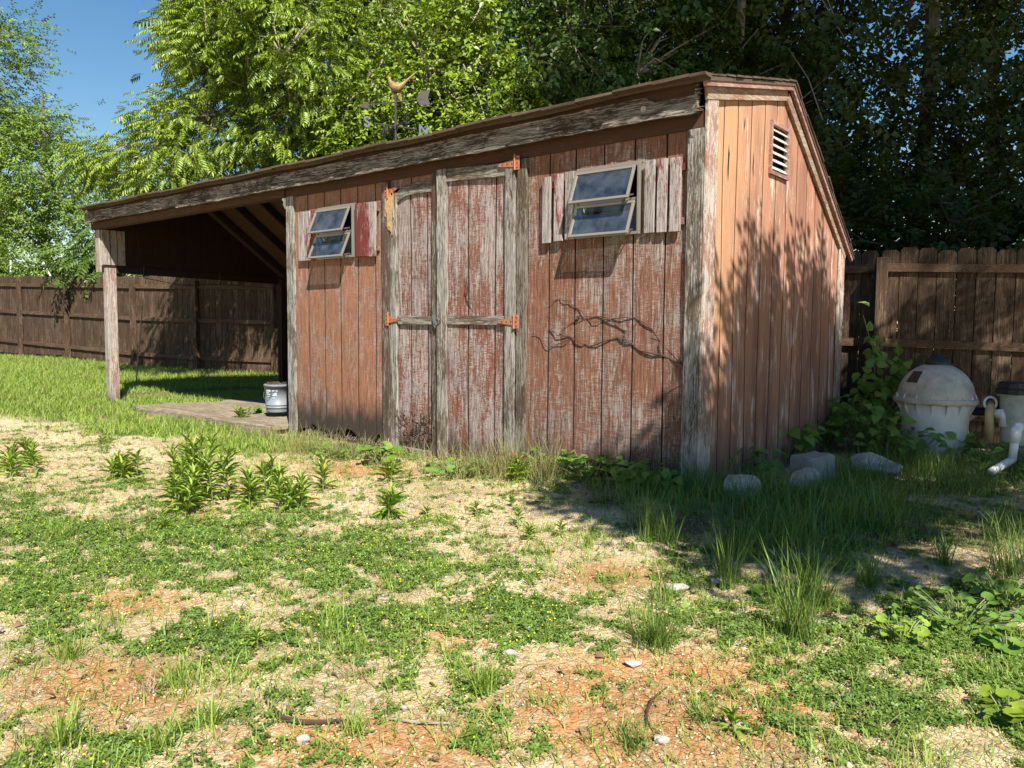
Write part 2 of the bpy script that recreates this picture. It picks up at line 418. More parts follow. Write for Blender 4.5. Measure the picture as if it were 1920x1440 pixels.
def gable_mat():
    """bare orange ply at the front and top, reddish paint with flaking white lower and further back"""
    s = NT('gable siding'); tc = s.n('ShaderNodeTexCoord').outputs['Object']
    sep = s.n('ShaderNodeSeparateXYZ', {0: tc}); y = sep.outputs[1]; z = sep.outputs[2]
    g1 = s.noise(s.scaled(tc, (1, 1, .05)), 75, 5, .65, .3); patch = s.noise(s.scaled(tc, (1, 1, .28)), 7, 6, .72, .4)
    saw = s.noise(s.scaled(tc, (1, 2.2, 42)), 4.0, 3, .6, .2); big = s.noise(s.scaled(tc, (1, 1, .4)), 2.6, 4)
    w = s.math('ADD', s.math('SUBTRACT', y, s.math('MULTIPLY', z, .38)), s.math('MULTIPLY', s.math('SUBTRACT', big, .5), 1.6))
    red = s.ramp(w, -.55, .45)
    col = s.mix(red, (.46, .26, .145), (.35, .18, .115))
    col = s.mix(s.math('MULTIPLY', s.ramp(s.noise(s.scaled(tc, (1, 1, .15)), 5, 4), .45, .62), red), col, (.24, .12, .085))
    m = s.ramp(s.math('ADD', s.math('MULTIPLY', patch, .6), s.math('ADD', s.math('MULTIPLY', g1, .4), s.math('MULTIPLY', red, .045))), .575, .65)
    col = s.mix(s.math('MULTIPLY', m, .85), col, (.62, .50, .42))
    col = s.mix(s.math('MULTIPLY', s.ramp(g1, .5, .32), .4), col, (.16, .07, .035))
    col = s.mix(s.math('MULTIPLY', s.ramp(saw, .38, .28), .45), col, (.2, .09, .04))
    low = s.math('ADD', z, s.math('MULTIPLY', s.math('SUBTRACT', s.noise(s.scaled(tc, (1, 1, .3)), 9, 5, .7), .5), .9))
    col = s.mix(s.math('MULTIPLY', s.ramp(low, .45, -.15), .75), col, (.10, .07, .055))
    h = s.math('ADD', s.math('MULTIPLY', g1, .6), s.math('MULTIPLY', saw, .5))
    s.bsdf(col, .85, h, .004, .8, .15); return s.m
M['gable'] = gable_mat()

def groundmat():
    s = NT('sandy ground'); tc = s.n('ShaderNodeTexCoord').outputs['Object']
    at = s.n('ShaderNodeAttribute', attribute_name='cover'); sep = s.n('ShaderNodeSeparateColor', {0: at.outputs['Color']})
    clay, soil, lawn = sep.outputs[0], sep.outputs[1], sep.outputs[2]
    wv = s.n('ShaderNodeVectorMath', {0: tc, 1: s.n('ShaderNodeTexNoise', {'Vector': tc, 'Scale': 30.0}).outputs['Color']}, operation='ADD')
    v1 = s.n('ShaderNodeTexVoronoi', {'Vector': tc, 'Scale': 95.0, 'Randomness': 1.0})
    v2 = s.n('ShaderNodeTexVoronoi', {'Vector': tc, 'Scale': 38.0, 'Randomness': 1.0})
    n1 = s.noise(tc, 2.2, 6, .65); n2 = s.noise(tc, 22, 5, .7); n3 = s.noise(tc, 160, 4, .7)
    cell = s.n('ShaderNodeSeparateColor', {0: v1.outputs['Color']}).outputs[0]
    cell2 = s.n('ShaderNodeSeparateColor', {0: v2.outputs['Color']}).outputs[1]
    sand = s.mix(cell, (.70, .55, .32), (.56, .41, .21))
    sand = s.mix(s.ramp(cell2, .8, .9), sand, (.66, .58, .44))
    sand = s.mix(s.ramp(cell2, .1, .02), sand, (.30, .24, .18))
    cl = s.mix(cell, (.60, .31, .13), (.44, .20, .075))
    cl = s.mix(s.ramp(cell2, .72, .85), cl, (.56, .38, .2))
    fac = s.ramp(s.math('ADD', clay, s.math('MULTIPLY', s.math('SUBTRACT', n2, .5), .9)), .22, .62)
    col = s.mix(fac, sand, cl)
    so = s.mix(n3, (.17, .12, .07), (.09, .065, .04))
    col = s.mix(s.ramp(s.math('ADD', soil, s.math('MULTIPLY', s.math('SUBTRACT', n2, .5), .8)), .4, .75), col, so)
    col = s.mix(s.math('MULTIPLY', lawn, .9), col, s.mix(n2, (.07, .09, .025), (.13, .13, .05)))
    col = s.mix(s.math('MULTIPLY', s.ramp(n1, .42, .66), .5), col, (.24, .16, .09))
    col = s.mix(s.math('MULTIPLY', s.ramp(n3, .45, .3), .35), col, (.12, .075, .04))
    h = s.math('ADD', s.math('MULTIPLY', v1.outputs['Distance'], -.7), s.math('ADD', s.math('MULTIPLY', v2.outputs['Distance'], -.8), s.math('ADD', n3, n2)))
    s.bsdf(col, .95, h, .012, .9, .1); return s.m
M['ground'] = groundmat()

# ------------------------------------------------------------------ ground cover fields (read on the ground plan)
def fields(P):
    px, py, z = to_px(P)
    x, y = P[:, 0], P[:, 1]
    def E(cx, cy, rx, ry, a=1.0): return a*np.exp(-((px-cx)/rx)**2-((py-cy)/ry)**2)
    front = z > .3
    n = fbm(x*2.3, y*2.3, 5); nf = fbm(x*9+3, y*9, 4)
    def blob(lst):
        v = np.zeros(len(P))
        for e in lst: v = np.maximum(v, E(*e))
        return np.where(front, v, 0)
    clover = blob([(230, 1030, 430, 75), (640, 1050, 270, 85), (420, 990, 220, 40), (60, 1110, 160, 60), (420, 1210, 230, 60),
                   (700, 1180, 180, 45), (980, 1160, 130, 50), (1440, 1010, 140, 40), (1250, 1090, 130, 40, .8), (1340, 1170, 170, 50),
                   (1600, 1230, 220, 90), (1780, 1190, 190, 100), (1700, 1330, 180, 60), (500, 1330, 110, 40, .7), (1530, 1000, 260, 60, .8),
                   (870, 1320, 130, 60, .6), (1460, 1370, 130, 50, .7), (1900, 1270, 140, 120), (240, 910, 90, 14, .6), (40, 960, 120, 40, .8), (820, 950, 40, 14, .5), (930,1070,120,30,.7),
                   (870, 1400, 60, 60, .8), (300, 1400, 200, 50, .6), (100,1180,120,40,.7), (1050, 880, 160, 28, .9), (1150,905,130,25,.9), (760, 850, 120, 15, .7), (640, 840, 60, 14, .7)])
    lawn = blob([(60, 715, 300, 62), (420, 715, 260, 42), (150, 765, 190, 28), (330, 805, 220, 18, .85), (470, 835, 150, 20, .8)])
    lawn = np.maximum(lawn, np.where((z > 10.5) , 1., 0.))
    tall = blob([(1330, 935, 190, 38), (1560, 960, 200, 60), (1450, 1040, 170, 50, .8), (1780, 905, 170, 36), (1650, 900, 130, 40), (1200, 960, 60, 35, .6),
                 (1490, 1130, 80, 50, .7), (1220, 1140, 60, 40, .5), (1880, 1010, 60, 50, .6), (1930,1060,80,60,.5), (700,1150,90,50,.35), (310,1180,140,60,.4)])
    dry = blob([(1000, 850, 100, 45), (560, 870, 130, 32), (880, 905, 140, 22, .7), (120, 930, 160, 26, .6), (560,1270,300,90,.35), (150,1330,200,90,.5), (1330,1290,100,60,.3),
                (1300,1150,200,80,.3), (1560,1400,260,60,.45), (1750,1000,160,40,.35), (1020,1000,200,50,.3)])
    clay = blob([(1250, 1330, 330, 120, 1.1), (1150, 1080, 130, 30, .8), (230, 1130, 170, 40, .7), (200, 1290, 220, 80, .8), (830, 1200, 120, 40, .55),
                 (700, 1400, 300, 70, .9), (1700, 1010, 120, 30, .5), (680, 880, 130, 20, .7), (380,960,60,14,.7), (60,870,120,18,.35)])
    soil = blob([(1290, 985, 110, 30, .8), (1750, 1000, 190, 60, .75), (1130, 940, 60, 22, .7), (150, 920, 140, 24, .4), (600, 830, 220, 30, .5)])
    return dict(clover=clover, lawn=lawn, tall=tall, dry=dry, clay=clay, soil=soil, n=n, nf=nf, px=px, py=py, z=z)
def yplane(px, py, Y):
    d = FW + RT*(px-960)/F_PX - UP*(py-720)/F_PX; t = (Y-CAM[1])/d[1]; return CAM+d*t
def inside_shed(x, y, m=.0):
    return (x > -4.85-m) & (x < 0.05+m) & (y > -.03-m) & (y < 3.1+m)
def on_deck(x, y):
    return (x > -8.0) & (x < -4.8) & (y > -.18) & (y < 1.45)

def make_ground():
    n = 560
    t = np.linspace(-1, 1, n)
    w = np.sinh(t*5.2)/np.sinh(5.2)*260
    base = CAM+FH*3.2
    X, Y = np.meshgrid(w, w, indexing='ij')
    PX = base[0]+R0[0]*X+FH[0]*Y; PY = base[1]+R0[1]*X+FH[1]*Y
    H = gz(PX.ravel(), PY.ravel())
    P = np.stack([PX.ravel(), PY.ravel(), H], 1)
    f = fields(P)
    P[:, 2] += (fbm(P[:, 0]*14, P[:, 1]*14, 4)-.5)*.022*(f['z'] < 12)
    me = bpy.data.meshes.new('ground')
    i = np.arange(n*n).reshape(n, n)
    q = np.stack([i[:-1, :-1], i[1:, :-1], i[1:, 1:], i[:-1, 1:]], -1).reshape(-1, 4)
    me.vertices.add(len(P)); me.vertices.foreach_set('co', P.astype(np.float32).ravel())
    me.loops.add(q.size); me.loops.foreach_set('vertex_index', q.astype(np.int32).ravel())
    me.polygons.add(len(q)); me.polygons.foreach_set('loop_start', np.arange(0, q.size, 4, dtype=np.int32))
    me.update(calc_edges=True)
    me.polygons.foreach_set('use_smooth', np.ones(len(q), bool))
    ca = me.color_attributes.new('cover', 'FLOAT_COLOR', 'POINT')
    veg = np.clip(sstep(.35, .7, f['clover']+(f['n']-.5)), 0, 1)*.45+np.clip(f['tall'], 0, 1)*.5
    c = np.stack([np.clip(f['clay'], 0, 1), np.clip(f['soil']+veg*.7, 0, 1), sstep(.3, .7, f['lawn']+(f['n']-.5)*.8), np.ones(len(P))], 1)
    ca.data.foreach_set('color', c.astype(np.float32).ravel())
    o = link('ground', me, M['ground']); o['kind'] = 'structure'
    return o
make_ground()

def scatter(n, xr, zr, power=1.0):
    """random points on the ground in view, denser near"""
    u = rs.rand(n); Z = zr[0]+(zr[1]-zr[0])*u**power
    X = (rs.rand(n)*2-1)*(xr*Z+.4)
    P = CAM[None]+R0[None]*X[:, None]+FH[None]*Z[:, None]
    P = P.copy(); P[:, 2] = gz(P[:, 0], P[:, 1]); return P
def keep(P, m): return P[m]
def free(P): 
    x, y = P[:, 0], P[:, 1]
    return ~inside_shed(x, y) & ~on_deck(x, y)
def blades(P, h, w, lean=.5, bend=.5):
    n = len(P); a = rs.rand(n)*2*math.pi
    D = np.stack([np.cos(a)*lean*rs.rand(n), np.sin(a)*lean*rs.rand(n), np.ones(n)], 1)
    up = np.stack([np.cos(a), np.sin(a), .05*np.ones(n)], 1)
    A, B, C = frames(D, up)
    hh = h*(.5+rs.rand(n)*.9)
    S = np.stack([w*(.6+.8*rs.rand(n)), hh, -hh*bend*rs.rand(n)], 1)
    return inst(*BLADE, P, A, B, C, S)

# pebbles
def ico():
    import bmesh
    bm = bmesh.new(); bmesh.ops.create_icosphere(bm, subdivisions=1, radius=.5)
    V = np.array([v.co[:] for v in bm.verts]); Fc = np.array([[v.index for v in f.verts] for f in bm.faces]); bm.free(); return V, Fc
ICO = ico()
def pebmat():
    s = NT('mixed pebbles'); g = s.n('ShaderNodeNewGeometry').outputs['Random Per Island']
    v = s.n('ShaderNodeTexCoord').outputs['Object']
    c = s.mix(s.ramp(g, 0, .7), (.74, .60, .37), (.52, .35, .17)); c = s.mix(s.ramp(g, .86, .9), c, (.6, .56, .5)); c = s.mix(s.ramp(g, .96, .97), c, (.22, .2, .18))
    s.bsdf(c, .85, s.noise(v, 90, 3), .003, .6, .2); return s.m
M['pebble'] = pebmat()
P = scatter(65000, .70, (1.6, 8.5), 1.15); f = fields(P)
P = P[free(P) & (rs.rand(len(P)) < (1-.75*np.clip(f['clover'], 0, 1))*(.35+.9*f['n'])*(1-np.clip(f['lawn'], 0, 1)))]
n = len(P); D = nrm(rs.randn(n, 3)*[1, 1, .3]); A, B, C = frames(D, np.tile([0, 0, 1.], (n, 1)))
sz = .0035+.007*rs.rand(n)**2.5+(rs.rand(n) < .012)*.014*rs.rand(n)
P[:, 2] += sz*.15
o = trimesh('gravel', [inst(*ICO, P, A, B, C, np.stack([sz, sz*(1+rs.rand(n)*.6), sz*.65], 1))], M['pebble'])
tag(o, 'loose tan and white gravel strewn over the bare ground', 'gravel', kind='stuff')

# clover mats
P = scatter(460000, .72, (1.6, 9), 1.1); f = fields(P)
m = free(P) & (rs.rand(len(P)) < sstep(.30, .95, f['clover']*.74+.16+(fbm(P[:, 0]*15, P[:, 1]*15, 3)-.5)*1.5+(f['nf']-.5)*1.3+(f['n']-.5)*.8))
m = m & (rs.rand(len(P)) > f['clay']*.55); P = P[m]; n = len(P); print('clover', n)
Z = f['z'][m]; P[:, 2] += .004+.03*rs.rand(n)*np.clip(f['clover'][m], .3, 1)
D = nrm(rs.randn(n, 3)*[1, 1, .25]); A, B, C = frames(D, nrm(np.array([0, 0, 1.])+.45*rs.randn(n, 3)))
sz = (.013+.012*rs.rand(n))*(1+.06*Z)
o = trimesh('clover', [inst(*CLOVER, P, A, B, C, np.stack([sz, sz, sz], 1))], M['clover'])
tag(o, 'low mats of small-leaved clover spreading over the gravel', 'clover', kind='stuff')
# little yellow blossoms
q = P[rs.rand(n) < .018*(to_px(P)[0] < 1150)]; k = len(q); sz = .0045+.0035*rs.rand(k)
q[:, 2] += .018; I3 = np.tile(np.eye(3)[None], (k, 1, 1))
o = trimesh('clover_blossom', [inst(*ICO, q, I3[:, 0], I3[:, 1], I3[:, 2], np.stack([sz, sz, sz], 1))], M['flower'])
tag(o, 'tiny yellow blossoms dotted over the clover mats', 'flowers', kind='stuff')

# short lawn at the left and behind
ch = []
P = scatter(420000, .74, (6.5, 22), 1.0); f = fields(P)
m = (~inside_shed(P[:, 0], P[:, 1])) & ~on_deck(P[:, 0], P[:, 1]) & (rs.rand(len(P)) < sstep(.28, .62, f['lawn']+(f['nf']-.5)*.7)) & (f['px'] < 1250)
P = P[m]; print('lawn', len(P)); Z = f['z'][m]
ch.append(blades(P, .085, .0075, .9, .7))
o = trimesh('lawn_grass', ch, M['grass']); tag(o, 'bright unmown lawn in front of the fence and under the porch roof', 'grass', kind='stuff')
# tall grass in the shade at the right
P = scatter(260000, .74, (1.8, 9.5), 1.0); f = fields(P)
tuf = sstep(.45, .7, fbm(P[:, 0]*5, P[:, 1]*5, 2))
m = free(P) & (rs.rand(len(P)) < sstep(.25, .75, f['tall']+(f['nf']-.5)*.6)*(.24+.6*tuf))
P = P[m]; print('tall', len(P))
o = trimesh('tall_grass', [blades(P[::2], .19, .005, .6, .6), blades(P[1::2], .11, .004, .9, .6)], M['grassdark']); tag(o, 'long green grass growing in the shade around the rocks', 'grass', kind='stuff')
# sparse short grass everywhere
P = scatter(300000, .72, (1.6, 9), 1.1); f = fields(P)
tuf = sstep(.55, .75, fbm(P[:, 0]*7+4, P[:, 1]*7, 3))
m = free(P) & (rs.rand(len(P)) < (.16+.65*tuf)*np.clip(f['clover']+f['dry']+.4, 0, 1))
P = P[m]; print('sparse', len(P))
o = trimesh('sparse_grass', [blades(P, .05, .0035, 1.0, .7)], M['grass']); tag(o, 'thin short grass sprouting through gravel and clover', 'grass', kind='stuff')
# dry grass and straw
P = scatter(130000, .72, (1.6, 9), 1.1); f = fields(P)
m = free(P) & (rs.rand(len(P)) < np.clip(f['dry']+.14, 0, 1)*sstep(.35, .65, f['nf']+.1))
P = P[m]; print('dry', len(P)); k = len(P)
wall = (P[:, 1] > -.75) & (P[:, 0] < -.2) & (P[:, 0] > -5)
o = trimesh('dry_grass', [blades(P[wall], .20, .0035, .8, .7), blades(P[~wall][::2], .055, .003, 1.5, .8)], M['drygrass'])
tag(o, 'half-dry seeding grass along the foot of the shed and over bare patches', 'grass', kind='stuff')
a = rs.rand(30000)*2*math.pi
P = scatter(30000, .72, (1.6, 8), 1.2); f = fields(P); m = free(P) & (rs.rand(len(P)) < .12+.7*np.clip(f['dry']+f['soil'], 0, 1)); P = P[m]; k = len(P); a = a[:k]
P[:, 2] += .004+.006*rs.rand(k)
D = np.stack([np.cos(a), np.sin(a), .08*rs.randn(k)], 1); A, B, C = frames(D, np.tile([0, 0, 1.], (k, 1)))
o = trimesh('straw', [inst(*BLADE, P, A, B, C, np.stack([.0022+0*a, .03+.08*rs.rand(k)**2, .01+0*a], 1))], M['straw'])
tag(o, 'scattered dead straw lying flat on the ground', 'straw', kind='stuff')

P = scatter(2600, .72, (1.7, 9), 1.1); f = fields(P)
P = P[free(P) & (rs.rand(len(P)) < .25+np.clip(f['soil']+f['dry'], 0, 1))]; k = len(P); P[:, 2] += .008
D = nrm(rs.randn(k, 3)*[1, 1, .25]); A, B, C = frames(D, nrm(np.array([0, 0, 1.])+.5*rs.randn(k, 3))); sz = .018+.03*rs.rand(k)
o = trimesh('dead_leaves', [inst(*OVATE, P, A, B, C, np.stack([sz*.7, sz, sz*1.5], 1))], leafmat('brown dead leaf', (.16, .08, .04), (.30, .19, .10), .1, .8, (1, .9, .7)))
tag(o, 'curled brown dead leaves strewn on the soil', 'leaves', kind='stuff')
P = scatter(5000, .72, (1.7, 7), 1.2); f = fields(P); P = P[free(P) & (rs.rand(len(P)) < (.2+f['clay']*.8)*(1-np.clip(f['clover'], 0, 1)*.6))]; k = len(P)
D = nrm(rs.randn(k, 3)*[1, 1, .3]); A, B, C = frames(D, np.tile([0, 0, 1.], (k, 1))); sz = .012+.02*rs.rand(k)**2
clod = plain('earth clod', (.40, .22, .11), .95, 0, (.24, .14, .08), .7, 30, .004, .1)
o = trimesh('earth_clods', [inst(*ICO, P, A, B, C, np.stack([sz, sz*1.3, sz*.6], 1))], clod)
tag(o, 'small reddish earth clods on the clay patches', 'soil', kind='stuff')

# ================================================================== THE SHED
shed = empty('wooden_shed'); tag(shed, 'old red wooden shed with peeling paint, double doors and open porch at its left end', 'shed')
W, WR, DP = 9.42, 4.81, 3.08
def zfront(y): return 2.78+.213*y                   # roof top surface, front slope
YR = 1.44; ZR = zfront(YR)
def zroof(y): return zfront(y) if y < YR else ZR-.713*(y-YR)
GD = .02
def siding(name, mat, u0, u1, grooves, zb, zt, place, holes=(), parent=shed, du=.06, thick=.012, rag=0, seed=1):
    r = random.Random(seed)
    us = set(np.arange(u0, u1, du).round(4)); us |= {u0, u1}
    for g in grooves:
        if u0 < g < u1:
            us = {u for u in us if abs(u-g) > .018}; us |= {g-.0105, g-.0085, g+.0085, g+.0105}
    for h in holes: us |= {h[0], h[1]}
    us = sorted(us)
    zlo = min(zb(u) for u in us)-.001; zhi = max(zt(u) for u in us)+.001
    zs = set(np.linspace(zlo, zhi, 14).round(4))
    for h in holes: zs |= {h[2], h[3]}
    zs = sorted(zs)
    jb = {u: r.uniform(-1, 1)*rag for u in us}
    V = []; Fs = []; mi = []
    for i, u in enumerate(us):
        d = 0
        for g in grooves:
            if abs(u-g) < .009: d = -GD
        for z in zs:
            zz = min(max(z, zb(u)+jb[u]), zt(u))
            wv = .004*math.sin(u*3.1+z*1.7)+.002*math.sin(u*9+z*4)
            V.append(place(u, zz, d+wv))
    nz = len(zs)
    for i in range(len(us)-1):
        for j in range(nz-1):
            um = (us[i]+us[i+1])/2; zm = (zs[j]+zs[j+1])/2
            if any(h[0] < um < h[1] and h[2] < zm < h[3] for h in holes): continue
            a = i*nz+j; q = (a, a+nz, a+nz+1, a+1)
            zz = [V[k][2] for k in q]
            if max(zz)-min(zz) < 1e-4: continue
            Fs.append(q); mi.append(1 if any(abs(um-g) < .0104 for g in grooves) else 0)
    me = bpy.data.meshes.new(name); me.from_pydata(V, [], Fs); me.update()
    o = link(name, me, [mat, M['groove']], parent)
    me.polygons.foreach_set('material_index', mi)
    m = o.modifiers.new('thick', 'SOLIDIFY'); m.thickness = thick; m.offset = 0
    return o
Pf = lambda u, z, d: (u, -d, z)
WR_H = (-1.02, -.50, 1.79, 2.25); WL_H = (-4.26, -3.72, 1.79, 2.25)
siding('front_siding', M['siding'], -1.537, -.02, [-1.324, -1.072, -.813, -.551, -.292], lambda u: -.13, lambda u: 2.56, Pf, [WR_H], rag=.01, seed=2)
siding('front_siding', M['siding_left'], -4.70, -3.25, [-4.467, -4.197, -3.938, -3.67, -3.411], lambda u: -.01+.035*math.sin(u*11)+.02*math.sin(u*31), lambda u: 2.56, Pf, [WL_H], rag=.03, seed=3)
siding('header_siding', M['siding'], -3.25, -1.537, [-2.9, -2.17, -1.85], lambda u: 2.36, lambda u: 2.56, Pf)
def ztg(y): return zroof(y)-.06
o = siding('gable_siding', M['gable'], 0.0, 3.06, [.035, .279, .509, .754, 1.002, 1.255, 1.50, 1.75, 2.0, 2.25, 2.5, 2.75], lambda u: -.12, ztg,
       lambda u, z, d: (d, u, z), [(1.12, 1.46, 2.33, 2.70)], rag=.01)
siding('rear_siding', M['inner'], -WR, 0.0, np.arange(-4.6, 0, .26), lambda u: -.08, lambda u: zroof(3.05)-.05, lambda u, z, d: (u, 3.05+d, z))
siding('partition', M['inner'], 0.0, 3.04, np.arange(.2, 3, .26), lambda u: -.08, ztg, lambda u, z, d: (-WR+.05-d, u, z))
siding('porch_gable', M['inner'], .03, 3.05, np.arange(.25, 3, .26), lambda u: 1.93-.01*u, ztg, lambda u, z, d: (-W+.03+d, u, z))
# roof
mb = MB()
for (ya, yb) in ((-.155, YR), (YR, 3.24)):
    for (x0, x1) in ((-W-.20, .075),):
        za, zb_ = zroof(ya), zroof(yb)
        n = 60
        V = []
        for i in range(n+1):
            x = x0+(x1-x0)*i/n
            sag = -.02*math.sin(math.pi*i/n)+.008*math.sin(i*.7)
            for (yy, zz) in ((ya, za), (yb, zb_)):
                s_ = sag if yy < 3 else 0
                V += [(x, yy, zz+s_), (x, yy, zz+s_-.026)]
        Fs = []
        for i in range(n):
            a = i*4; b = a+4
            Fs += [(a, b, b+2, a+2), (a+1, a+3, b+3, b+1), (a, a+1, b+1, b), (a+2, b+2, b+3, a+3)]
        Fs += [(0, 2, 3, 1), (n*4, n*4+1, n*4+3, n*4+2)]
        mb.add(V, Fs)
roof = mb.build('roof', M['roofedge'], shed)
# shingle tabs along the edges
mb = MB(); r = random.Random(5)
x = -W-.21
while x < .08:
    w = .30+r.uniform(-.02, .02); j = r.uniform(-.004, .004)
    xe = min(x+w-.006, .09); sg = -.02*math.sin(math.pi*(x+W)/(W))+.008*math.sin((x+W+.1)/(W+.2)*60*.7)
    mb.bar((x, -.172+j, zroof(-.16)+.002+sg), (xe, -.172+j, zroof(-.16)+.002+sg), .02, .10, (0, 0, 1)); x += w
for (ya, yb) in ((-.16, YR), (YR, 3.22)):
    n = int(abs(yb-ya)/.14)
    for i in range(n):
        a = ya+(yb-ya)*i/n; b = ya+(yb-ya)*(i+.96)/n
        j = r.uniform(-.006, .006)
        mb.bar((.04+j, a, zroof(a)+.008), (.04+j, b, zroof(b)+.004), .012, .09, (0, 0, 1))
mb.build('shingle_edge', M['roofedge'], roof, jit=.003)
# sheathing underside in the porch
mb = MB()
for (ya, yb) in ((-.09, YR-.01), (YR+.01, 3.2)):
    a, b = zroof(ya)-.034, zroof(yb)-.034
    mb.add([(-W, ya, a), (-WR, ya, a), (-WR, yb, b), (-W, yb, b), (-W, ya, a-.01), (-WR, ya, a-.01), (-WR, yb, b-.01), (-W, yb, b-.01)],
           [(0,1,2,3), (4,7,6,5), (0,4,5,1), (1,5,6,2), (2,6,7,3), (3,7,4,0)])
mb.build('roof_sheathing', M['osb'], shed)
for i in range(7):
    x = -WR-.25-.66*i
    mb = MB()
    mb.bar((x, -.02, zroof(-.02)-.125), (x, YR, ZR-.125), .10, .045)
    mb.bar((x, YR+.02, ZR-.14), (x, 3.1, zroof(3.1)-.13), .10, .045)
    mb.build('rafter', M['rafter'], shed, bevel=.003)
# fascia: an irregular weathered board
def ragged(name, mat, x0, x1, y, t, ztop, zbot, n, amp, seed, parent=shed):
    r = random.Random(seed); V = []; Fs = []
    b = 0
    for i in range(n+1):
        x = x0+(x1-x0)*i/n; b = .75*b+r.uniform(-amp, amp)
        zt_ = ztop(x)+r.uniform(-amp, amp)*.4; zb_ = zbot(x)+b
        zm = (zt_+zb_)/2; bu = r.uniform(-.004, .004)
        V += [(x, y-t+bu, zb_), (x, y-t-.004+bu, zm), (x, y-t+bu, zt_), (x, y, zt_), (x, y, zb_)]
    for i in range(n):
        a = i*5; c = a+5
        for k in range(5): Fs.append((a+k, a+(k+1) % 5, c+(k+1) % 5, c+k))
    Fs += [(0, 4, 3, 2, 1), tuple(n*5+k for k in range(5))]
    me = bpy.data.meshes.new(name); me.from_pydata(V, [], [f[::-1] for f in Fs]); me.update()
    return link(name, me, mat, parent)
sagf = lambda x: -.02*math.sin(math.pi*min(max((x+W)/W, 0), 1))
def fbot(x):
    z = 2.530+sagf(x)*.4
    if x < -7: z = 2.545
    if x > -.10: z += .0
    return z
fa = ragged('fascia', M['fascia'], -W-.17, -.01, -.10, .028, lambda x: 2.695+sagf(x)+(.0 if x < -.33 else -.05), fbot, 120, .005, 4)
# upper fascia strip tucked behind, in the eave shade
mb = MB(); mb.box(-W-.15, -.012, -.096, -.078, 2.60, 2.735); mb.build('fascia_backer', M['soffit'], shed)
mb = MB(); mb.box(-W-.14, -.01, -.085, -.02, 2.555, 2.568); mb.build('soffit', M['soffit'], shed, jit=.002)
# torn end of the fascia
mb = MB(); r = random.Random(8)
for i in range(16):
    z = 2.53+i*.011; L = r.uniform(.03, .14)*(1 if i < 5 else .6)
    mb.add([(-.03, -.125, z), (-.03, -.10, z+.01), (-.03, -.125, z+.013), (-.03+L*.7, -.118+r.uniform(-.02, .02), z+r.uniform(-.03, .02))], [(0,1,3), (1,2,3), (2,0,3), (0,2,1)])
mb.build('broken_splinters', M['fascia'], shed)['kind'] = 'stuff'
mb = MB()
mb.tube([(-.42, -.129, 2.615), (-.42, -.1345, 2.615)], [.022, .02], 12)
mb.build('fascia_knot', M['whitetrim'], fa)
for (kx, kz) in ((-1.35, 2.6), (-1.75, 2.58), (-5.4, 2.62)): mb = MB(); mb.tube([(kx, -.129, kz+.02), (kx, -.1335, kz+.02)], [.016, .013], 10); mb.build('fascia_knot', M['whitetrim'], fa)
# frieze / porch header
mb = MB(); mb.box(-WR-.02, .0, -.028, -.007, 2.445, 2.56); mb.build('frieze', M['frieze'], shed, bevel=.003)
mb = MB(); mb.box(-W-.17, -WR-.02, -.05, .06, 2.455, 2.55); mb.build('porch_header', M['frieze'], shed, bevel=.004)
# corner trims
def vboard(name, mat, x0, x1, y0, y1, z0, z1, bev=.004, parent=shed):
    mb = MB(); n = 10; V = []; Fs = []
    r = random.Random(hash((round(x0, 3), round(z0, 3))) & 1023)
    for i in range(n+1):
        z = z0+(z1-z0)*i/n; a, b, c = (r.uniform(-.0025, .0025) for _ in range(3))
        V += [(x0+a, y0+c, z), (x1+b, y0+c, z), (x1+b, y1, z), (x0+a, y1, z)]
    for i in range(n):
        a = i*4; c = a+4
        for k in range(4): Fs.append((a+k, a+(k+1) % 4, c+(k+1) % 4, c+k))
    Fs += [(0, 3, 2, 1), (n*4, n*4+1, n*4+2, n*4+3)]
    mb.add(V, Fs); return mb.build(name, mat, parent, bevel=bev)
vboard('corner_board', M['trim'], -.118, .004, -.042, -.008, -.12, 2.443)
vboard('corner_board', M['whitetrim'], .006, .03, -.04, .125, -.10, 2.72)
vboard('corner_board', M['trim'], -4.815, -4.69, -.038, -.008, -.10, 2.455)
vboard('corner_board', M['whitetrim'], .008, .03, 2.93, 3.085, -.1, 1.93)
# gable trims and rake boards
mb = MB()
mb.bar((.022, -.06, zroof(-.06)-.10), (.022, 1.40, zroof(1.40)-.095), .10, .026)
mb.bar((.022, 1.41, zroof(1.41)-.11), (.022, 3.1, zroof(3.1)-.10), .085, .026)
mb.build('gable_trim', M['whitetrimy'], shed, bevel=.003)
mb = MB()
mb.bar((.052, -.14, zroof(-.14)-.045), (.052, YR, ZR-.045), .045, .03)
mb.bar((.052, YR, ZR-.045), (.052, 3.22, zroof(3.22)-.045), .045, .03)
mb.build('rake_board', M['pinkboard'], shed, bevel=.002)
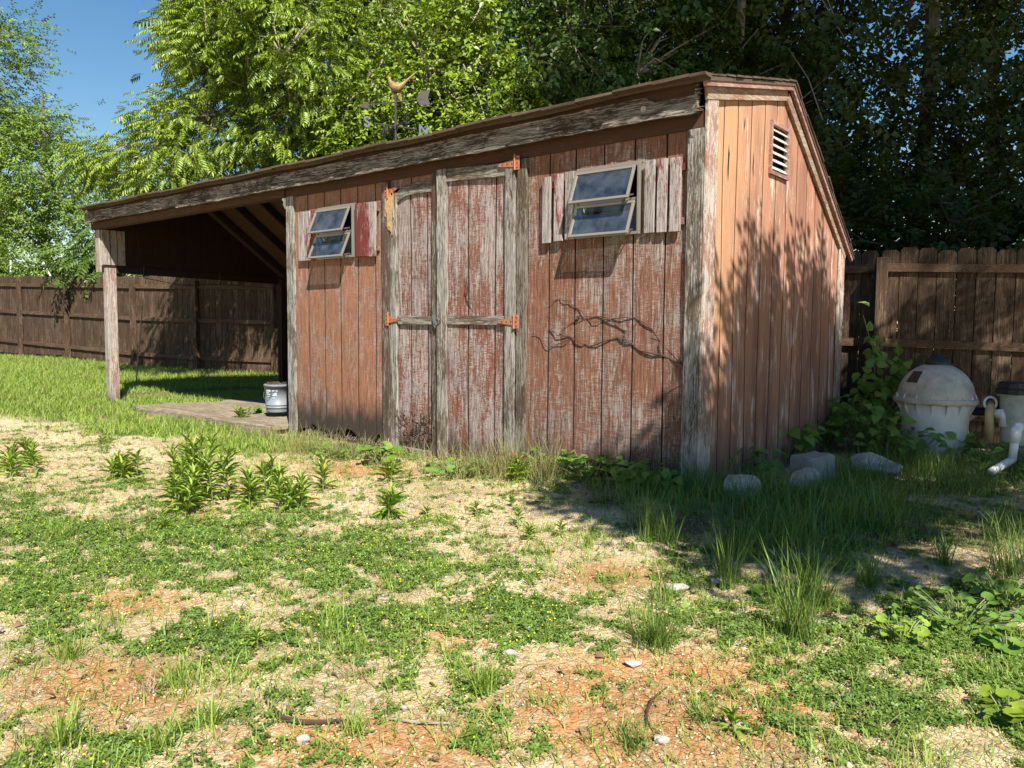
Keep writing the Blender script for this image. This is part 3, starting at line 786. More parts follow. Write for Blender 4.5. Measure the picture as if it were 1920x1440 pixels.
# porch posts
def post(x0, x1, y0, y1, z0, z1): 
    mb = MB(); mb.box(x0, x1, y0, y1, z0, z1); return mb.build('porch_post', M['post'], shed, bevel=.006)
post(-W+.005, -W+.13, .02, .16, -.15, 1.90)
for xx in (-W+.02, -WR-.14): mb = MB(); mb.box(xx, xx+.13, 2.93, 3.07, -.1, 1.9); mb.build('rear_post', M['rafter'], shed, bevel=.006)
mb = MB(); mb.box(-W-.12, -W+.02, -.022, .03, 1.84, 2.45); mb.build('porch_post_cladding', M['post'], shed, bevel=.003)
mb = MB(); mb.add([(-W+.02, .0, 1.84), (-W+.055, .0, 1.84), (-W+.055, 3.05, 1.80), (-W+.02, 3.05, 1.80),
                   (-W+.02, .0, 1.94), (-W+.055, .0, 1.94), (-W+.055, 3.05, 1.90), (-W+.02, 3.05, 1.90)],
                  [(0,3,2,1),(4,5,6,7),(0,1,5,4),(1,2,6,5),(2,3,7,6),(3,0,4,7)])
mb.build('porch_beam', M['rafter'], shed, bevel=.004)
mb = MB(); mb.box(-W, -WR, 3.0, 3.06, 1.74, 1.86); mb.build('rear_beam', M['rafter'], shed, bevel=.004)
siding('gable_front_cladding', M['post'], .0, .33, [.12, .22], lambda u: 1.95, lambda u: 2.45, lambda u, z, d: (-W+.048+d, u, z))
# knob under the eave
mb = MB(); mb.lathe(-4.87, .0, [(0, 2.45), (.035, 2.45), (.04, 2.43), (.025, 2.415), (.022, 2.40), (.03, 2.385), (.018, 2.36), (.012, 2.34), (0, 2.335)], 16)
mb.build('ceramic_knob', M['ventwhite'], shed, smooth=True)
# sill timbers under the walls
mb = MB(); mb.box(-4.75, -.05, .03, .14, -.2, -.06); mb.box(-.14, -.02, .05, 3.0, -.2, -.06); mb.build('sill_timber', M['soffit'], shed)

# doors
def door(name, label, x0, sl, x1, sr, ztl, ztr, yf, grooves, brk=False):
    d = empty(name); d.parent = shed; d['label'] = label
    siding('door_panel', M['siding_door'], x0+.02, x1-.02, grooves, lambda u: -.06+.02*math.sin(u*37), lambda u: min(ztl, ztr)-.03, lambda u, z, dd: (u, yf+.018-dd, z), parent=d, rag=.03, seed=int(x0*-10))
    vboard('stile', M['trim'], x0, x0+sl, yf-.020, yf+.012, -.15, ztl, parent=d)
    vboard('stile', M['trim'] if not brk else M['jamb'], x1-sr, x1, yf-.020, yf+.012, -.15, ztr, parent=d)
    for k, (za, zb_, w) in enumerate(((1.14, 1.135, .078), (-.10, -.11, .095))):
        mb = MB(); mb.bar((x0+sl+.002, yf, za), (x1-sr-.002, yf, zb_), w, .022); mb.build('rail', M['trimx'], d, bevel=.003, jit=.0015)
    if brk:
        mb = MB()
        pts = [(x0+sl-.02, 2.30), (x0+sl+.05, 2.345), (x0+sl+.14, 2.37), (x0+sl+.28, 2.378), (x1-sr-.002, 2.372)]
        V = []
        for (xx, zz) in pts: V += [(xx, yf-.012, zz-.085), (xx, yf-.012, zz+.01), (xx, yf+.01, zz+.01), (xx, yf+.01, zz-.085)]
        Fs = [(0,1,2,3), tuple(len(V)-4+k for k in (3,2,1,0))]
        for i in range(len(pts)-1):
            a = i*4; c = a+4
            for k in range(4): Fs.append((a+k, c+k, c+(k+1) % 4, a+(k+1) % 4))
        mb.add(V, Fs); mb.build('rail', M['trimx'], d)
    else:
        mb = MB(); mb.bar((x0+sl+.002, yf, ztl-.058), (x1-sr-.002, yf, ztr-.055), .11, .022); mb.build('rail', M['trimx'], d, bevel=.003)
    return d
dl = door('door', 'left door leaf with rotted foot and broken top rail', -3.182, .092, -2.533, .085, 2.33, 2.455, -.010, [-2.92, -2.70], True)
dr = door('door', 'right door leaf standing proud of the left one', -2.528, .115, -1.642, .097, 2.458, 2.425, -.042, [-2.17, -1.865])
vboard('door_jamb', M['jamb'], -3.286, -3.187, -.034, -.008, -.13, 2.44)
vboard('door_jamb', M['jamb'], -1.637, -1.535, -.036, -.008, -.12, 2.44)
# pale torn strip on the left jamb
mb = MB(); r = random.Random(3)
for i in range(14):
    x = -3.23+i*.0085; z = 2.34-r.uniform(0, .05); mb.bar((x, -.04, z), (x+r.uniform(-.004, .004), -.04, z-r.uniform(.12, .38)), .006, .006, (1, 0, 0))
mb.build('torn_strip', plain('fresh split wood', (.44, .30, .15), .8, 0, (.2, .13, .08), .6, 40), shed)
def hinge(xpin, z, s, yf, parent, tilt=0, long=.17):
    mb = MB(); y = yf-.0035
    V = [(xpin, z+.032), (xpin+s*long, z+.012+tilt), (xpin+s*(long+.012), z+tilt), (xpin+s*long, z-.012+tilt), (xpin, z-.032)]
    n = len(V)
    mb.add([(a, y-.004, b) for a, b in V]+[(a, y+.002, b) for a, b in V],
           [tuple(range(n)), tuple(range(2*n-1, n-1, -1))]+[(k, n+k, n+(k+1) % n, (k+1) % n) for k in range(n)])
    mb.box(min(xpin-s*.045, xpin), max(xpin-s*.045, xpin), y-.004, y+.002, z-.055, z+.055)
    mb.tube([(xpin, y-.008, z-.058), (xpin, y-.008, z+.07)], .008, 8)
    o = mb.build('hinge', M['hinge'], parent, bevel=.0012)
    mb = MB()
    for (a, b) in ((.03, 0), (.08, .0), (.13, 0), (-.025, .035), (-.025, -.035), (-.025, 0)):
        mb.tube([(xpin+s*a, y-.0045, z+b+tilt*max(a, 0)/long), (xpin+s*a, y-.0075, z+b+tilt*max(a, 0)/long)], .006, 8)
    mb.build('screw', M['vane'], o)['kind'] = 'stuff'
hinge(-1.63, 2.405, -1, -.062, dr); hinge(-1.63, 1.125, -1, -.062, dr); hinge(-1.63, -.02, -1, -.062, dr)
hinge(-3.19, 2.335, 1, -.036, dl, .03, .13); hinge(-3.19, 1.145, 1, -.036, dl, 0, .13); hinge(-3.19, -.06, 1, -.036, dl, 0, .12)
# hasp
mb = MB(); mb.bar((-2.575, -.062, 1.18), (-2.505, -.08, 1.10), .022, .005, (1, 0, .4)); mb.tube([(-2.52, -.06, 1.13), (-2.50, -.085, 1.16), (-2.47, -.085, 1.14), (-2.48, -.058, 1.12)], .006, 8)
mb.build('hasp', M['galv'], dr)
# rotted fibres at the left door foot
mb = MB(); r = random.Random(21)
for i in range(70):
    x = -3.05+r.random()*.42; z = -.05+r.random()*.30; a = r.uniform(-1.2, 1.2)
    L = r.uniform(.04, .13)
    mb.bar((x, -.012, z), (x+L*math.sin(a), -.03-r.random()*.035, z+L*math.cos(a)), .008, .003, (1, 0, 0))
mb.build('rotted_fibres', M['jamb'], dl)['kind'] = 'stuff'
mb = MB()
for i in range(110):
    x = -4.6+r.random()*1.3; z = -.07+r.random()*.06
    mb.bar((x, -.01, z), (x+r.uniform(-.02, .02), -.02-r.random()*.02, z-r.uniform(.01, .06)), .010, .003, (1, 0, 0))
mb.build('rotted_edge', M['jamb'], shed)['kind'] = 'stuff'
# a few splits on the door and the gable
mb = MB()
def crack(pts, w=.006):
    mb.tube([p for p in pts], [w*.4]+[w]*(len(pts)-2)+[w*.3], 5)
for (x, z) in ((-2.17, 1.38), (-2.155, 1.33)):
    crack([(x-.02, -.03, z-.08), (x-.03, -.045, z), (x-.005, -.05, z+.09), (x-.01, -.04, z+.15)], .004)
crack([(-2.19, -.03, 1.31), (-2.12, -.055, 1.29), (-2.09, -.05, 1.25)], .004)
mb.build('dead_tendril', M['twig'], dr)
for (y, z, h) in ((.355, 2.27, .14), (.80, 2.33, .10), (.36, 2.33, .03), (.62, 2.6, .05)):
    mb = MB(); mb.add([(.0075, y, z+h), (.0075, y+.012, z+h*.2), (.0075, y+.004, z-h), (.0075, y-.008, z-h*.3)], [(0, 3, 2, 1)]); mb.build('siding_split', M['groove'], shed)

# windows
def window(name, x0, x1, z0, z1, label):
    w = empty(name); w.parent = shed; w['label'] = label
    mb = MB(); y0, y1 = -.045, .02; t = .022
    mb.box(x0, x1, y0, y1, z1-t, z1); mb.box(x0, x1, y0, y1, z0, z0+t); mb.box(x0, x0+t, y0, y1, z0+t, z1-t); mb.box(x1-t, x1, y0, y1, z0+t, z1-t)
    mb.box(x0-.012, x1+.012, -.014, -.008, z1, z1+.018); mb.box(x0+t, x1-t, -.03, -.01, (z0+z1)/2-.008, (z0+z1)/2+.012)
    mb.build('window_frame', M['alu'], w, bevel=.002)
    for i in range(2):
        zt_ = z1-t-.004-i*(z1-z0)*.49; hgt = (z1-z0)*.51; th = R(22 if x0 > -2 else 24)
        a, b = x0+.012, x1-.03
        c, s_ = math.cos(th), math.sin(th)
        def Q(x, v, n): return (x, -.045-v*s_-n*c, zt_-v*c+n*s_*-1*-1*0+zt_*0 - 0 + n*s_)
        def slab(mb, xa, xb, va, vb, n0, n1):
            V = [Q(x, v, n) for n in (n0, n1) for (x, v) in ((xa, va), (xb, va), (xb, vb), (xa, vb))]
            mb.add(V, [(0,3,2,1),(4,5,6,7),(0,1,5,4),(1,2,6,5),(2,3,7,6),(3,0,4,7)])
        mb = MB(); e = .02
        slab(mb, a, b, 0, e, 0, .018); slab(mb, a, b, hgt-e, hgt, 0, .018); slab(mb, a, a+e, e, hgt-e, 0, .018); slab(mb, b-e, b, e, hgt-e, 0, .018)
        sash = mb.build('sash', M['alu'], w, bevel=.002)
        mb = MB(); slab(mb, a+e*.8, b-e*.8, e*.8, hgt-e*.8, .007, .010); mb.build('pane', M['glass'], sash)
        for xx in (a+.03, b-.03): mb = MB(); mb.bar((xx, -.03, zt_-hgt*.75), (xx, -.05-hgt*s_*.9, zt_-hgt*.92*c), .012, .004); mb.build('stay_arm', M['galv'], sash)
    # dim curtain-like board inside
    mb = MB(); mb.box(x0+.05, x1-.12, .25, .27, z0+.05, z0+(z1-z0)*.62); mb.build('inside_board', plain('dusty board', (.22, .23, .24), .9), w)
window('window', -1.052, -.488, 1.762, 2.275, 'right window with two tilted-out panes')
window('window', -4.285, -3.70, 1.762, 2.275, 'left window with two tilted-out panes')
def shutter(label, slats, z0, z1, mats, rails=True):
    s_ = empty('shutter'); s_.parent = shed; s_['label'] = label
    for i, (a, b, dz) in enumerate(slats):
        mb = MB(); mb.box(a, b, -.050, -.028, z0+dz, z1+dz); mb.build('slat', mats[i % len(mats)], s_, bevel=.003, jit=.0015)
    xa = slats[0][0]; xb = slats[-1][1]
    for zz_ in (z1-.09, z0+.05): mb = MB(); mb.box(xa-.004, xb+.022, -.0275, -.010, zz_, zz_+.05); mb.build('batten', M['redslat2'], s_)
G = M['redslat']; RD = M['redslat2']; GT = wood('bare shutter slat', (.24, .13, .10), (.50, .46, .43), (.06, .04, .03), .72, 'z', 0, None, None, False, .7)
shutter('weathered grey shutter left of the right window', [(-1.366, -1.288, 0), (-1.251, -1.172, .008), (-1.144, -1.062, .014)], 1.745, 2.262, [GT, G, GT])
shutter('three-slat shutter right of the right window', [(-.445, -.366, .005), (-.345, -.268, .003), (-.243, -.160, .0)], 1.755, 2.268, [GT, G, G])
shutter('flaking shutter left of the left window', [(-4.583, -4.487, 0), (-4.475, -4.385, .0), (-4.372, -4.300, .002)], 1.762, 2.268, [GT, G, RD])
shutter('bright red shutter right of the left window', [(-3.660, -3.565, .003), (-3.555, -3.470, 0), (-3.458, -3.360, -.004)], 1.755, 2.270, [RD, RD, G])
# gable vent
v = empty('gable_vent'); v.parent = shed
mb = MB(); y0, y1, z0, z1 = 1.09, 1.485, 2.305, 2.722; t = .03
mb.box(.004, .034, y0, y0+t, z0, z1); mb.box(.004, .034, y1-t, y1, z0, z1); mb.box(.004, .034, y0+t, y1-t, z0, z0+t); mb.box(.004, .034, y0+t, y1-t, z1-t, z1)
mb.build('vent_frame', M['pinkboard'], v, bevel=.002)
for i in range(6):
    z = z0+t+.03+i*(z1-z0-2*t)/6
    mb = MB(); mb.bar((.008, y0+t, z+.005), (.008, y1-t, z+.005), .055, .006, (-.75, 0, .8)); mb.build('louvre', M['ventwhite'], v)
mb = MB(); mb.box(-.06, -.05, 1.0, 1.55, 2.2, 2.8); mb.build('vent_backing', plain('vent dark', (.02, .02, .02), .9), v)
# interior dark floor
mb = MB(); mb.box(-4.7, -.05, .15, 3.0, -.05, -.03); mb.build('floorboards', M['deckwood'], shed)

# ---------------- porch deck
dk = empty('porch_deck', (-6.8, .4, 0)); tag(dk, 'low weathered plank deck sinking into the grass under the porch roof', 'deck')
for i in range(8):
    y = -.20+i*.21
    mb = MB(); mb.box(-8.15+(.2 if i > 3 else 0)+.12*math.sin(i*3), -4.88, y, y+.2, -.05, -.005); mb.build('deck_plank', M['deckwood'], dk, bevel=.004, jit=.004)
mb = MB(); mb.box(-8.0, -4.9, -.235, -.205, -.12, -.012); mb.build('deck_rim', M['deckwood'], dk, bevel=.004, jit=.003)

# ---------------- bucket
bx, by = yplane(521, 770, .40)[:2]
bk = empty('bucket', (bx, by, .0)); tag(bk, 'faded white plastic bucket filled with dead leaves beside the porch corner', 'bucket')
mb = MB(); H = .335
prof = [(.0, .05), (.128, .05), (.133, .058), (.134, .075), (.137, .105), (.141, .106), (.141, .112), (.138, .113), (.139, .135), (.143, .136), (.143, .142), (.140, .143), (.151, .05+H-.03), (.158, .05+H-.03), (.160, .05+H-.006), (.156, .05+H), (.149, .05+H), (.147, .05+H-.03), (.14, .2)]
mb.lathe(bx, by, prof, 48); mb.build('pail', M['bucket'], bk, smooth=True)
mb = MB(); mb.lathe(bx, by, [(0, .05+H-.03), (.08, .05+H-.022), (.147, .05+H-.035)], 24, lambda a, i: 1); 
r = random.Random(2)
for i in range(60):
    a = r.random()*6.28; q = .14*math.sqrt(r.random()); x = bx+q*math.cos(a); y = by+q*math.sin(a); z = .05+H-.02
    mb.bar((x, y, z), (x+r.uniform(-.06, .06), y+r.uniform(-.06, .06), z+r.uniform(0, .045)), .02, .002)
mb.build('leaf_litter', M['debris'], bk)
mb = MB()
def arc(mb, a0, a1, za, zb_, rr, n=8):
    V = []
    for i in range(n+1):
        a = R(a0+(a1-a0)*i/n)
        for z in (za, zb_): V.append((bx+(rr+(z-.1)*.045)*math.cos(a), by+(rr+(z-.1)*.045)*math.sin(a), z))
    mb.add(V, [(2*i, 2*i+2, 2*i+3, 2*i+1) for i in range(n)])
for (a0, a1, za, zb_) in ((-92, -66, .30, .325), (-92, -74, .28, .295), (-90, -68, .262, .275), (-86, -70, .235, .25), (-60, -34, .305, .32), (-58, -38, .25, .29), (-88, -78, .205, .22), (-60, -45, .22, .232)):
    arc(mb, a0, a1, za, zb_, .1425)
mb.build('faded_print', M['bucket_label'], bk)
mb = MB(); mb.tube([(bx+.16*math.cos(a), by+.16*math.sin(a)-.0, .33-.12*math.sin((a+2.6)/1.9*math.pi)*1) for a in np.linspace(-2.6, -.7, 12)], .003, 5); mb.build('bail_handle', M['galv'], bk)

# ---------------- wires hanging on the porch
mb = MB()
def wpt(x, y, X0=-9.33): 
    d = FW + RT*(x-960)/F_PX - UP*(y-720)/F_PX; t = (X0-CAM[0])/d[0]; return CAM+d*t
mb.tube([wpt(269, 520), wpt(270, 498), wpt(274, 496), wpt(300, 499)], .006, 6)
mb.tube([wpt(269, 521), wpt(290, 525), wpt(330, 533), wpt(360, 536), wpt(414, 533), wpt(470, 537), wpt(520, 541)], .005, 6)
mb.tube([wpt(412, 511), wpt(413, 530), wpt(414, 565), wpt(412, 595)], .005, 6)
o = mb.build('hanging_wire', M['cable']); tag(o, 'thin black wire looped along the porch beam', 'wire')
a = on_ground(255, 725)
mb = MB(); b = wpt(267, 575, -9.6); mb.tube([(a[0], a[1], a[2]+.02), (b[0], b[1], b[2])], [.012, .010], 6)
o = mb.build('garden_cane', M['barkpale']); tag(o, 'slim pale cane leaning upright in the lawn behind the porch post', 'cane')

# ---------------- weathervane on the ridge
b0 = yplane(742, 262, YR); top = yplane(748, 172, YR)
vx = b0[0]; sc = (top[2]-b0[2])
wv = empty('weathervane', (vx, YR, ZR)); tag(wv, 'bird-topped iron weathervane standing on the shed roof ridge', 'weathervane')
mb = MB(); mb.tube([(vx, YR, ZR-.02), (vx, YR, top[2]+.16)], [.016, .012], 8); mb.build('pole', M['vane'], wv)
zc = b0[2]+.25*sc*1.0
zc = yplane(742, 237, YR)[2]; za = yplane(746, 190, YR)[2]
V1 = nrm(np.array([.35, .94, 0.])); V2 = np.array([-V1[1], V1[0], 0])
mb = MB()
ctr = np.array([vx, YR, zc])
for d in (V1, -V1, V2, -V2): mb.tube([ctr, ctr+d*.27], .010, 6)
mb.tube([ctr-[0, 0, .03], ctr+[0, 0, .03]], .022, 10)
mb.build('compass_arms', M['vane'], wv)
def letter(ch, pos):
    fc = bpy.data.curves.new('letter_'+ch.lower(), 'FONT'); fc.body = ch; fc.size = .17; fc.extrude = .005; fc.offset = .004; fc.align_x = 'CENTER'; fc.align_y = 'CENTER'
    t_ = bpy.data.objects.new('tmp', fc); COL.objects.link(t_); bpy.context.view_layer.update()
    me = bpy.data.meshes.new_from_object(t_.evaluated_get(bpy.context.evaluated_depsgraph_get())); bpy.data.objects.remove(t_); me.materials.clear()
    o = link('letter', me, M['vane' if ch in 'EW' else 'galv'], wv)
    o.location = Vector(pos)-wv.location
    return o
for ch, d, az in (('N', V1, math.atan2(V1[1], V1[0])), ('S', -V1, math.atan2(V1[1], V1[0])), ('E', V2*-1, math.atan2(V2[1], V2[0])+math.pi), ('W', V2, math.atan2(V2[1], V2[0])+math.pi)):
    p = ctr+d*.36; o = letter(ch, p); o.rotation_euler = (math.pi/2, 0, az)
ad = nrm(np.array([.75, .62, .12])); A0 = np.array([vx, YR, za])
mb = MB(); mb.tube([A0-ad*.34, A0+ad*.32], .008, 6); 
def plate(mb, pts, nrm_, t=.008):
    V = [np.array(p)+nrm_*t/2 for p in pts]+[np.array(p)-nrm_*t/2 for p in pts]; n = len(pts)
    mb.add(V, [tuple(range(n)), tuple(range(2*n-1, n-1, -1))]+[(k, n+k, n+(k+1) % n, (k+1) % n) for k in range(n)])
zz = np.array([0, 0, 1.]); nn = nrm(np.cross(ad, zz))
plate(mb, [A0+ad*.25, A0+ad*.29+zz*.08, A0+ad*.42+zz*.10, A0+ad*.39, A0+ad*.42-zz*.08, A0+ad*.29-zz*.07], nn)
plate(mb, [A0-ad*.33+zz*.04, A0-ad*.33-zz*.04, A0-ad*.46], nn)
mb.build('arrow', M['vane'], wv)
bh = nrm(np.array([.75, .62, 0.])); Bc = A0+zz*.17
mb = MB()
prof = [(-.13, .0, .018), (-.12, .13, .028), (-.135, .17, .03), (-.12, .13, .035), (-.09, .06, .055), (-.04, .0, .085), (.03, -.02, .09), (.09, .01, .065), (.14, .06, .035), (.24, .16, .022), (.36, .27, .006)]
mb.tube([Bc+bh*x*.68+zz*z*.68 for x, z, r_ in [(-.17, .155, .004), (-.14, .165, .022), (-.115, .16, .032), (-.10, .11, .034), (-.07, .05, .06), (-.02, .0, .088), (.05, -.01, .09), (.11, .03, .055), (.17, .09, .028), (.28, .19, .018), (.38, .28, .005)]],
        [r_*.68 for x, z, r_ in [(-.17, .155, .004), (-.14, .165, .022), (-.115, .16, .032), (-.10, .11, .034), (-.07, .05, .06), (-.02, .0, .088), (.05, -.01, .09), (.11, .03, .055), (.17, .09, .028), (.28, .19, .018), (.38, .28, .005)]], 12)
mb.build('bird', M['gold'], wv, smooth=True)
mb = MB()
for s_ in (-.03, .05): mb.tube([Bc+bh*s_-zz*.05, A0+bh*s_*1.3], [.008, .006], 6)
mb.build('bird_leg', M['gold'], wv)

# ================================================================== FENCES
def fence_run(name, label, pts, zt, zbm, pick=.145, dog=True, rails=(.24, 1.02, 1.72), postside=-1, posts=True, matb=None, pw=.095):
    """pts: ground points of the posts; zt/zbm: top and bottom heights at them"""
    root = empty(name, tuple(pts[0][:2])+(zbm[0],)); tag(root, label, 'fence')
    cards = []
    for i in range(len(pts)-1):
        a = np.array([pts[i][0], pts[i][1], 0.]); b = np.array([pts[i+1][0], pts[i+1][1], 0.]); d = b-a; L = np.linalg.norm(d); d /= L
        nrm_ = np.array([d[1], -d[0], 0.])
        if nrm_@(CAM*[1, 1, 0]-a) < 0: nrm_ = -nrm_        # towards the viewer's side
        n = max(1, int(round(L/pick))); mb = MB(); w = L/n
        for k in range(n):
            u = (k+.5)*w; t = u/L
            zt_ = zt[i]*(1-t)+zt[i+1]*t+rnd.uniform(-.018, .014); zb_ = zbm[i]*(1-t)+zbm[i+1]*t+rnd.uniform(0, .03)
            c = a+d*u+nrm_*rnd.uniform(-.003, .003); g = w/2-.003-rnd.random()*.0025; cc = .03
            prof = [(-g, zb_), (g, zb_), (g, zt_-cc*1.1), (g-cc*.9, zt_), (-g+cc*.9, zt_), (-g, zt_-cc*1.1)]
            plate(mb, [c+d*x+zz*z for x, z in prof], nrm_, .017)
        mb.build('fence_panel', matb or M['fence'], root)
        for rr in rails:
            mb = MB()
            p0 = a+nrm_*.03+zz*(zt[i]-1.95+rr); p1 = b+nrm_*.03+zz*(zt[i+1]-1.95+rr)
            o = mb.bar(p0+d*.04, p1-d*.04, .085, .038); o = mb.build('rail', M['fencex'], root, bevel=.003)
    if posts:
        for i, p in enumerate(pts):
            a = np.array([p[0], p[1], 0.]); b = np.array(pts[min(i+1, len(pts)-1)])[:2]-np.array(pts[max(i-1, 0)])[:2]; d = nrm(np.array([b[0], b[1], 0.]))
            nrm_ = np.array([d[1], -d[0], 0.])
            if nrm_@(CAM*[1, 1, 0]-a) < 0: nrm_ = -nrm_
            mb = MB(); c = a+nrm_*.075
            mb.bar(c+zz*(zbm[i]-.1), c+zz*(zt[i]-.10), pw, pw, tuple(d)); mb.build('fence_post', M['fence'], root, bevel=.004)
    return root
def camx(px, Z): return (px-960)/F_PX*Z
FL = [(-60, 22.5), (45, 20.3), (133, 19.0), (257, 17.3), (373, 16.4), (518, 15.9)]
pts = [cw(camx(px, Z), Z, 0)[:2] for px, Z in FL]
HR = lambda px: 614-(960-px)*.0063
tops = [1.078+(HR(px)-518.5)/F_PX*Z for px, Z in FL]
bots = [1.078-(b-HR(px))/F_PX*Z for (px, Z), b in zip(FL, (659, 663, 669, 688, 694, 700))]
fence_run('board_fence', 'brown board fence bounding the lawn, its posts seen from the inside', pts, tops, bots)
back = [cw(camx(518, 15.9), 15.9, 0)[:2]+np.array([0, 0]), cw(-3.0, 14.1, 0)[:2], cw(-1.0, 12.3, 0)[:2], cw(1.2, 10.4, 0)[:2], cw(2.75, 9.25, 0)[:2]]
back[0] = back[0]+np.array([.05, .01])
fence_run('board_fence', 'stretch of brown board fence hidden behind the shed', back, [tops[-1], 2.08, 2.0, 1.95, 1.92], [.15, .1, .05, 0, -.05])
# right fence: near corner post, leading off to the right
pr = [cw(camx(1645, 8.25), 8.25, 0)[:2], cw(camx(1645, 8.25)+2.3, 7.42, 0)[:2], cw(camx(1645, 8.25)+4.6, 6.6, 0)[:2]]
fence_run('picket_fence', 'taller brown dog-eared fence behind the filter tank', pr, [1.925, 1.86, 1.80], [-.08, -.1, -.12], .172, rails=(.25, .97, 1.75), pw=.11)
pl = [cw(2.95, 9.1, 0)[:2], cw(camx(1640, 8.33), 8.33, 0)[:2]]
fence_run('picket_fence', 'short shaded fence length between shed corner and tall post', pl, [1.93, 1.925], [-.08, -.08], .172, rails=(.25, .97, 1.75), posts=False)

# ================================================================== POOL FILTER CORNER
tx, ty = cw(camx(1757, 7.25), 7.25, 0)[:2]
ft = empty('filter_tank', (tx, ty, -.05)); tag(ft, 'white domed filter tank with black cap against the fence', 'filter tank')
ribs = lambda a, i: 1+(.012 if (int(a/(2*math.pi)*48) % 2) else 0)*(1 if 1 <= i <= 6 else 0)
mb = MB(); mb.lathe(tx, ty, [(0, -.08), (.232, -.08), (.250, 0.0), (.268, .12), (.284, .26), (.294, .38), (.294, .415)], 96); mb.build('tank_body', M['tank'], ft, smooth=True)
mb = MB(); 
for k in range(16):
    a = 2*math.pi*k/16+.1
    mb.add([(tx+r_*math.cos(a+da), ty+r_*math.sin(a+da), z) for r_, da, z in ((.292, -.010, .405), (.335, 0, .405), (.292, .010, .405), (.287, 0, .30))], [(0, 1, 3), (1, 2, 3), (0, 2, 1), (2, 0, 3)])
    mb.add([(tx+r_*math.cos(a+da), ty+r_*math.sin(a+da), z) for r_, da, z in ((.318, -.012, .455), (.345, 0, .455), (.318, .012, .455), (.308, 0, .53))], [(0, 1, 3), (1, 2, 3), (0, 2, 1), (2, 0, 3)])
mb.build('flange_ribs', M['tank'], ft)['kind'] = 'stuff'
mb = MB(); mb.lathe(tx, ty, [(.29, .405), (.350, .405), (.356, .412), (.356, .442), (.350, .452), (.32, .456)], 64); mb.build('clamp_band', M['dome'], ft, smooth=True)
mb = MB(); mb.lathe(tx, ty, [(.325, .45)]+[(.325*math.cos(t), .45+.325*math.sin(t)) for t in np.linspace(.08, 1.25, 14)]+[(0, .762)], 64); mb.build('tank_dome', M['dome'], ft, smooth=True)
mb = MB(); mb.lathe(tx, ty, [(.10, .76), (.10, .785), (.088, .80), (.06, .83), (.025, .845), (.025, .86), (0, .862)], 32); mb.build('cap', M['blackplastic'], ft, smooth=True)
mb = MB(); toc = nrm(np.array([CAM[0]-tx, CAM[1]-ty, 0])); side = np.array([-toc[1], toc[0], 0])
def sph(az, z, rr):
    d = toc*math.cos(az)+side*math.sin(az)
    return np.array([tx, ty, 0])+d*rr+zz*z
mb.add([sph(-.95, .60, .302), sph(-.55, .60, .302), sph(-.55, .70, .228), sph(-.95, .70, .228), sph(-.95, .60, .28), sph(-.55, .60, .28), sph(-.55, .70, .2), sph(-.95, .70, .2)],
       [(0,1,2,3),(0,4,5,1),(1,5,6,2),(2,6,7,3),(3,7,4,0)])
mb.build('warning_sticker', M['maroon'], ft)
mb = MB(); e0 = np.array([tx, ty, .30])+R0*.28; mb.tube([e0, e0+R0*.07], .05, 16); mb.tube([e0+R0*.03, e0+R0*.055], .06, 12); mb.build('outlet_port', M['pvc'], ft)
zr = .22
p0 = cw(camx(1838, 7.25), 7.25, .29)
def at(px, py, Z): 
    d = FW + RT*(px-960)/F_PX - UP*(py-720)/F_PX; return CAM+d*Z
ppg = 'pipework beside the filter tank'
mb = MB(); mb.tube([at(1826, 771, 7.2), at(1862, 772, 7.2), at(1885, 772, 7.15)], .04, 14)
o = mb.build('pipe', M['blackplastic']); tag(o, 'black horizontal pipe leaving the tank behind the tan tube', 'pipe', ppg)
tp = empty('pipe', tuple(at(1856, 800, 6.9))); tag(tp, 'yellowed tan tube standing up from the vines with white union ring', 'pipe', ppg)
mb = MB(); mb.tube([at(1855, 830, 6.95), at(1855, 775, 6.95), at(1856, 765, 6.97), at(1858, 757, 7.03)], .036, 16); mb.build('tube', M['tanpipe'], tp, smooth=True)
mb = MB(); q = at(1857, 756, 6.98); fdir = nrm(q-CAM); 
ring = [q+(RT*math.cos(t)+UP*math.sin(t))*.055 for t in np.linspace(0, 2*math.pi, 25)]
mb.tube(ring, .011, 8, False); mb.build('union_ring', M['pvc'], tp, smooth=True)
mb = MB(); q2 = at(1860, 754, 7.08); mb.tube([q2-fdir*.02, q2+fdir*.10], .072, 18); mb.tube([q2+fdir*.05+RT*.02, q2+fdir*.05+RT*.13+UP*.04], .035, 12); mb.build('union_nut', M['blackplastic'], tp)
mb = MB(); mb.tube([at(1884, 800, 6.9), at(1884, 782, 6.9), at(1876, 776, 6.9), at(1866, 776, 6.95)], [.05, .05, .048, .042], 14)
o = mb.build('pipe', M['pvc'], smooth=True); tag(o, 'short white elbow pipe joining the grey strainer pot', 'pipe', ppg)
sp_ = at(1905, 800, 6.9); st = empty('strainer_pot', (sp_[0], sp_[1], .05)); tag(st, 'grey mildewed strainer pot with black screw lid', 'strainer pot')
zt0 = at(1905, 740, 6.9)[2]
mb = MB(); mb.lathe(sp_[0], sp_[1], [(0, -.05), (.10, -.05), (.115, .1), (.135, zt0-.02), (.15, zt0), (.15, zt0+.01)], 40); mb.build('pot', M['potgrey'], st, smooth=True)
mb = MB(); mb.lathe(sp_[0], sp_[1], [(.15, zt0+.005), (.17, zt0+.01), (.17, zt0+.05), (.155, zt0+.06), (.15, zt0+.062), (.148, zt0+.105), (.13, zt0+.115), (0, zt0+.115)], 40, lambda a, i: 1+.012*(1 if math.sin(a*16) > 0 else -1)); mb.build('lid', M['blackplastic'], st)
